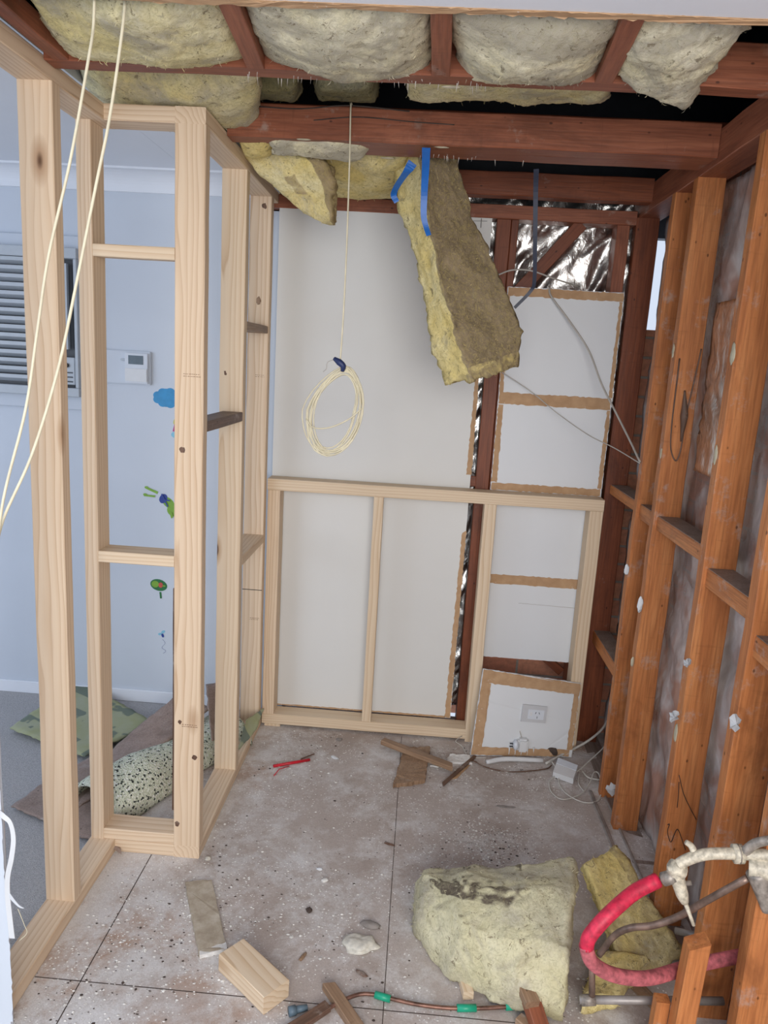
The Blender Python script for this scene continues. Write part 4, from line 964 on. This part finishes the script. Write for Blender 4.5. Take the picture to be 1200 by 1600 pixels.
tag(tube('white_wire_loops', [P(898, 1206, Z=.02), P(878, 1206, Z=.008), P(873, 1222, Z=.006), P(885, 1240, Z=.006), P(910, 1253, Z=.006), P(932, 1252, Z=.006), P(940, 1235, Z=.01), P(936, 1210, Z=.02), P(928, 1207, Z=.02), P(922, 1222, Z=.01), P(908, 1240, Z=.006), P(880, 1249, Z=.005), P(862, 1238, Z=.005), P(858, 1222, Z=.006), P(866, 1213, Z=.008)], .0028, M['cable_white'], None), 'tangled white wire loops on the floor beside the paired studs', 'cable')
tag(tube('white_wire_loops', [P(905, 1208, Z=.01), P(904, 1224, Z=.006), P(912, 1236, Z=.006)], .0026, M['cable_white'], None), 'short white wire end within the tangle', 'cable')
tag(tube('white_wire_loops', [P(910, 1205, Z=.015), P(920, 1215, Z=.012), P(940, 1219, Z=.012)], .0035, M['cable_white'], None), 'short thick white wire end at the right of the tangle', 'cable')
tag(tube('thin_brown_wire', [P(735, 1186, Z=.006), P(760, 1199, Z=.004), P(800, 1206, Z=.004), P(850, 1202, Z=.004), P(862, 1196, Z=.006)], .0028, M['dark_timber'], None), 'dark thin wire curving along the floor before the conduit', 'cable')
tag(tube('thin_white_wire', [P(722, 1150, Z=.03), P(712, 1158, Z=.03), P(722, 1166, Z=.01), P(733, 1182, Z=.006), P(760, 1184, Z=.006)], .0016, M['cable_white'], None), 'thin white wire looped at the foot of the low frame', 'cable')
# metal track on the floor
tr1 = thing('metal_track', 'dusty grey metal door track on the floor beside the right-hand studs', 'track', P(960, 1300, Z=0))
for (u0, u1) in ((0, 16), (20, 26)):
    a_, b_ = P(922+u0, 1236, Z=.004), P(990+u0*1.3, 1400, Z=.004); stick('rail', a_, b_, .010 if u0 else .016, .008, M['alu'], tr1)

# floor batts
def dspot(u, v, w):
    s_ = 0
    if v > .52 and .08 < u < .66: s_ = .30+.7*noise.noise(Vector((u*5.3, v*4.1, 7)))+.75*noise.noise(Vector((u*23, v*17, 3)))
    return s_
f1 = [P(668, 1545, Z=.0), P(892, 1600, Z=.0), P(905, 1402, Z=.02), P(662, 1415, Z=.0)]
def b1f(u, v, w):
    # top face grid u across, v away; given by heights above floor
    top = [[(648, 1440, .07), (700, 1512, .06), (800, 1560, .07), (885, 1586, .05)], [(650, 1400, .13), (720, 1440, .19), (810, 1470, .22), (895, 1480, .22)], [(655, 1366, .15), (725, 1385, .23), (820, 1390, .27), (902, 1385, .28)], [(662, 1355, .14), (735, 1352, .20), (820, 1348, .25), (905, 1338, .28)]]
    a, b = u*3, v*3; i, j = min(2, int(a)), min(2, int(b)); s_, t_ = a-i, b-j
    s_ = s_*s_*(3-2*s_)*.4+s_*.6; t_ = t_*t_*(3-2*t_)*.4+t_*.6
    g = lambda jj, ii: P(top[jj][ii][0], top[jj][ii][1], Z=top[jj][ii][2])
    p_ = g(j, i).lerp(g(j, i+1), s_).lerp(g(j+1, i).lerp(g(j+1, i+1), s_), t_)
    dn_ = Vector((0, 0, -1))*.16+Vector((-.0, .07, 0))
    q_ = p_+dn_*(1-w); q_.z = max(q_.z, .008+.0*w); return q_
tag(pillow('insulation_batt', b1f, 64, 60, 8, batt_mat('glasswool_floor', (.72, .68, .50), (.64, .59, .37), (.13, .105, .08), .60), amp=.012, sc=10, seed=14, ragged=.008, edge=.05, dirt=dspot), 'large mouldy yellow batt folded on the floor in the right foreground', 'insulation')
q2 = [P(905, 1412, Z=.03), P(1015, 1545, Z=.01), P(1075, 1492, Z=.05), P(968, 1326, Z=.18)]
def b2f(u, v, w):
    A_, B_, C_, D_ = P(910, 1348, Z=.20), P(985, 1545, Z=.02), P(1072, 1490, Z=.03), P(966, 1318, Z=.20)
    p_ = A_.lerp(B_, v).lerp(D_.lerp(C_, v), u); q_ = p_+Vector((.02, .06, -.07))*(1-w); q_.z = max(q_.z, .006); return q_
tag(pillow('insulation_batt', b2f, 30, 56, 6, M['batt_yel'], amp=.010, sc=10, seed=15, ragged=.01, edge=.08, dirt=lambda u, v, w: .5 if (u > .75 and v < .5) else (.42 if v > .45 else .15)), 'narrow yellow batt leaning behind the pink pipe lagging', 'insulation')
tag(pillow('insulation_batt', quadf(P(905, 1588, Z=.0), P(960, 1578, Z=.0), P(1012, 1512, Z=.015), P(925, 1505, Z=.02), .05, 0), 26, 26, 4, M['batt_yel'], amp=.010, sc=11, seed=16, ragged=.01, edge=.1), 'small yellow batt scrap on the floor under the pink lagging', 'insulation')

# pipes
pk = thing('lagged_pipe', 'pipe in dusty pink foam lagging curving out from the right-hand studs', 'pipe', P(930, 1480, Z=.2))
lag = [(1028, 1375, 1.62), (990, 1395, 1.60), (948, 1432, 1.56), (922, 1462, 1.55), (916, 1480, 1.55)]
tube('lagging', [P(x, y, Y=Y_) for x, y, Y_ in lag], 0.0172, M['pink'], pk, 14, 6)
lag2 = [(915, 1476, 1.55), (924, 1502, 1.55), (950, 1520, 1.56), (985, 1528, 1.58), (1020, 1527, 1.61), (1065, 1514, 1.67), (1105, 1504, 1.70), (1145, 1496, 1.71), (1190, 1488, 1.72)]
l2_ = tube('lagging', [P(x, y, Y=Y_) for x, y, Y_ in lag2], .017, M['pink_dusty'], pk, 14, 6); l2_['label'] = 'dusty paler pink lagging'
tube('copper_core', [P(1020, 1379, Y=1.615), P(1048, 1370, Y=1.62)], .008, M['copper'], pk, 10, 0)
tp_ = thing('tap_fitting', 'cream-painted brass pipework with elbow and breech at the right edge', 'pipe fitting', P(1090, 1340, Y=1.62))
tube('elbow_pipe', [P(1052, 1372, Y=1.60), P(1060, 1352, Y=1.60), P(1082, 1340, Y=1.60), P(1110, 1334, Y=1.59), P(1150, 1334, Y=1.58), P(1200, 1336, Y=1.56), P(1260, 1338, Y=1.54)], .0135, M['fit'], tp_, 14, 6)
def ring(a, b, r, m, par=tp_): tube('collar', [a, b], r, M[m], par, 12, 0)
ring(P(1048, 1354, Y=1.60), P(1068, 1362, Y=1.60), .0185, 'fit'); ring(P(1146, 1334, Y=1.58), P(1160, 1334, Y=1.58), .022, 'fit'); ring(P(1152, 1334, Y=1.58), P(1154, 1334, Y=1.58), .0225, 'fit_grey')
tube('body', [P(1053, 1352, Y=1.60), P(1060, 1378, Y=1.60), P(1066, 1398, Y=1.59), P(1070, 1410, Y=1.59)], [.017, .0165, .0145, .009], M['fit'], tp_, 12, 4)
tube('spindle', [P(1070, 1408, Y=1.59), P(1084, 1446, Y=1.58)], [.0055, .004], M['fit'], tp_, 8, 0)
ring(P(1052, 1383, Y=1.597), P(1080, 1379, Y=1.597), .006, 'fit_grey'); ring(P(1036, 1374, Y=1.61), P(1056, 1368, Y=1.60), .016, 'fit_grey')
tube('spout_stub', [P(1088, 1338, Y=1.60), P(1080, 1322, Y=1.61), P(1072, 1316, Y=1.61)], [.009, .008, .006], M['fit'], tp_, 10, 4)
tube('breech', [P(1170, 1352, Y=1.57), P(1190, 1356, Y=1.56), P(1215, 1360, Y=1.55)], .026, M['fit'], tp_, 12, 3)
tube('body', [P(1182, 1362, Y=1.56), P(1192, 1392, Y=1.55), P(1199, 1424, Y=1.54)], [.024, .020, .012], M['fit_grey'], tp_, 12, 4)
tube('spindle', [P(1160, 1334, Y=1.575), P(1180, 1318, Y=1.56), P(1205, 1312, Y=1.54)], [.012, .011, .010], M['fit_grey'], tp_, 10, 4)
tag(tube('copper_pipe', [P(936, 1492, Y=1.72), P(960, 1462, Y=1.70), P(985, 1450, Y=1.68), P(1020, 1446, Y=1.66), P(1060, 1432, Y=1.64), P(1110, 1404, Y=1.60), P(1168, 1372, Y=1.565)], .0085, M['copper'], None, 10), 'dull bent copper pipe running from the batts up to the tap fitting', 'pipe')
gp = thing('grey_pipe_tee', 'dull grey pipe lying along the floor with an upright branch, bottom right', 'pipe', P(950, 1562, Y=1.70))
tube('run', [P(905, 1562, Y=1.70), P(1010, 1563, Y=1.71), P(1130, 1564, Y=1.72)], .0105, M['alu'], gp, 10, 0)
tube('branch', [P(925, 1562, Y=1.70), P(925, 1490, Y=1.71)], .0085, M['copper'], gp, 10, 0)
tube('end_collar', [P(908, 1563, Y=1.70), P(930, 1562, Y=1.70)], .014, M['fit_grey'], gp, 10, 0)
tag(tube('short_pipe', [P(1055, 1454, Y=2.0), P(1110, 1466, Y=1.95)], .010, M['alu'], None, 10, 0), 'short grey pipe end poking out behind the copper pipe', 'pipe')
cp_ = thing('taped_copper_pipe', 'thin copper pipe with green tape bands along the bottom edge of the floor', 'pipe', P(650, 1570, Z=0))
PT = [(470, 1606), (500, 1585), (530, 1566), (560, 1554), (585, 1554), (610, 1560), (650, 1569), (700, 1575), (760, 1575), (815, 1571), (860, 1566)]
tube('pipe', [P(x, y, Z=.012) for x, y in PT], .0055, M['copper_red'], cp_, 9, 6)
for (xa, ya, xb, yb) in ((586, 1554, 610, 1561), (714, 1575, 744, 1575), (790, 1573, 818, 1571)):
    o = tube('green_tape', [P(xa, ya, Z=.012), P(xb, yb, Z=.012)], .0098, M['green'], cp_, 10, 0)
# other timbers at bottom right
sp = thing('cut_post', 'short cut-off orange hardwood stub standing in the bottom right', 'timber', Vector((P(1092, 1484, Y=1.585).x, 1.60, 0)))
pt_ = P(1092, 1484, Y=1.585)
stick('stub', (pt_.x-.012, 1.60, 0), (pt_.x, 1.60, pt_.z), .048, .045, HO, sp, up=(0, 1, 0), taper1=-.022)
stick('offcut', (pt_.x-.05, 1.64, 0), (pt_.x-.045, 1.64, .20), .035, .03, HO, sp, up=(0, 1, 0))
so = thing('timber_wedge', 'short reddish timber stub with pale cut end at the bottom edge, right of centre', 'timber', P(835, 1590, Z=0))
stick('stub', P(850, 1625, Z=.02), P(826, 1552, Z=.07), .042, .036, HR, so)
stick('pale_face', P(832, 1570, Z=.079), P(816, 1531, Z=.092), .040, .026, M['old_pine'], so)
tag(stick('timber_offcut', P(810, 1592, Z=.012), P(835, 1612, Z=.012), .03, .022, M['old_pine'], None), 'small pale offcut under the reddish stub at the bottom edge', 'timber')
tag(stick('timber_offcut', P(512, 1538, Z=.012), P(562, 1612, Z=.012), .034, .024, M['old_pine'], None, taper0=.015), 'weathered pinkish stick crossing under the taped copper pipe', 'timber')
tag(stick('timber_offcut', P(440, 1618, Z=.010), P(512, 1572, Z=.010), .030, .018, M['dark_timber'], None), 'dusty grey-brown stick at the bottom edge, left of the crossing stick', 'timber')
tag(stick('timber_offcut', P(716, 1500, Z=.015), P(732, 1556, Z=.015), .030, .026, M['pine_pale'], None), 'pine offcut just showing from under the large floor batt', 'timber')
tag(stick('timber_offcut', P(985, 1530, Z=.004), P(1045, 1590, Z=.004), .045, .006, M['old_pine'], None), 'thin pinkish offcut lying in front of the grey pipe', 'timber')
sc_ = thing('slate_plug', 'small slate-blue plastic plug at the bottom edge of the floor', 'plug', P(464, 1578, Z=0))
tube('body', [P(451, 1581, Z=.014), P(462, 1578, Z=.014)], .013, M['slatecloth'], sc_, 10, 0); tube('neck', [P(462, 1578, Z=.012), P(480, 1574, Z=.011)], [.010, .008], M['slatecloth'], sc_, 8, 0)

# crumbs nobody could count
def crumbs(name, label, n, m, sd, smin, smax, centers):
    rs = random.Random(sd); vs, fs = [], []
    for _ in range(n):
        cx_, cy_, r_ = rs.choice(centers); x = rs.gauss(cx_, r_); y = rs.gauss(cy_, r_)
        lo = -.96 if y < 2.26 else -.665
        if not (lo < x < .84 and 1.2 < y < 3.23): continue
        s_ = rs.uniform(smin, smax)*(.4+rs.random()); k = len(vs); a = rs.uniform(0, 6.28); e_ = rs.uniform(.4, 1)
        for q_ in range(5):
            b_ = a+q_*1.2566; vs.append((x+math.cos(b_)*s_*rs.uniform(.6, 1), y+math.sin(b_)*s_*e_*rs.uniform(.6, 1), .0008))
        vs.append((x, y, .0008+s_*rs.uniform(.2, .6)))
        for q_ in range(5): fs.append((k+q_, k+(q_+1) % 5, k+5))
        fs.append((k+4, k+3, k+2, k+1, k))
    o = obj(name, mesh_from(vs, fs), M[m]); tag(o, label, 'debris', kind='stuff')
CE = [(-.75, 1.95, .12), (-.65, 1.75, .2), (-.55, 2.15, .15), (-.3, 2.5, .35), (-.45, 3.05, .14), (.25, 2.45, .13), (.3, 2.42, .10), (.36, 2.50, .08), (.5, 3.05, .12), (-.2, 1.8, .3), (.1, 2.0, .4), (.2, 3.05, .15), (-.45, 1.9, .15), (-.8, 1.65, .12)]
crumbs('plaster_crumbs', 'white plaster crumbs scattered over the floor', 3200, 'debris', 5, .0014, .0062, CE)
crumbs('dirt_crumbs', 'dark dirt crumbs scattered over the floor', 700, 'dirtbits', 6, .0015, .006, CE)

# repeats carry a group
GR = {'insulation_batt': 'glasswool insulation batts', 'ceiling_joist': 'crosswise ceiling joists', 'ceiling_batten': 'short ceiling battens', 'wall_sticker': "children's stickers on the left room wall",
      'cream_cable': 'pair of cream cables at the left', 'timber_offcut': 'timber offcuts on the floor', 'timber_stick': 'loose sticks by the low frame', 'torn_plasterboard_paper': 'torn white scraps on the hardwood studs',
      'blue_strap': 'blue straps hanging from the ceiling', 'plasterboard_sheet': 'boards on the back wall', 'timber_wall_frame': 'new pine wall frames', 'brick': 'bricks in the wall slot', 'plaster_crumb': 'larger plaster crumbs on the floor',
      'wood_splinter': 'wood splinters on the floor', 'mortar_chip': 'grey chips on the floor', 'carpet_piece': 'brown carpet pieces in the left room', 'carpet_underlay': 'printed underlay pieces', 'white_wire_loops': 'tangled white wire by the low board', 'thin_white_wire': 'thin white wires'}
for o in COL.objects:
    b_ = o.name.split('.')[0]
    if o.parent is None and b_ in GR and 'label' in o: o['group'] = GR[b_]
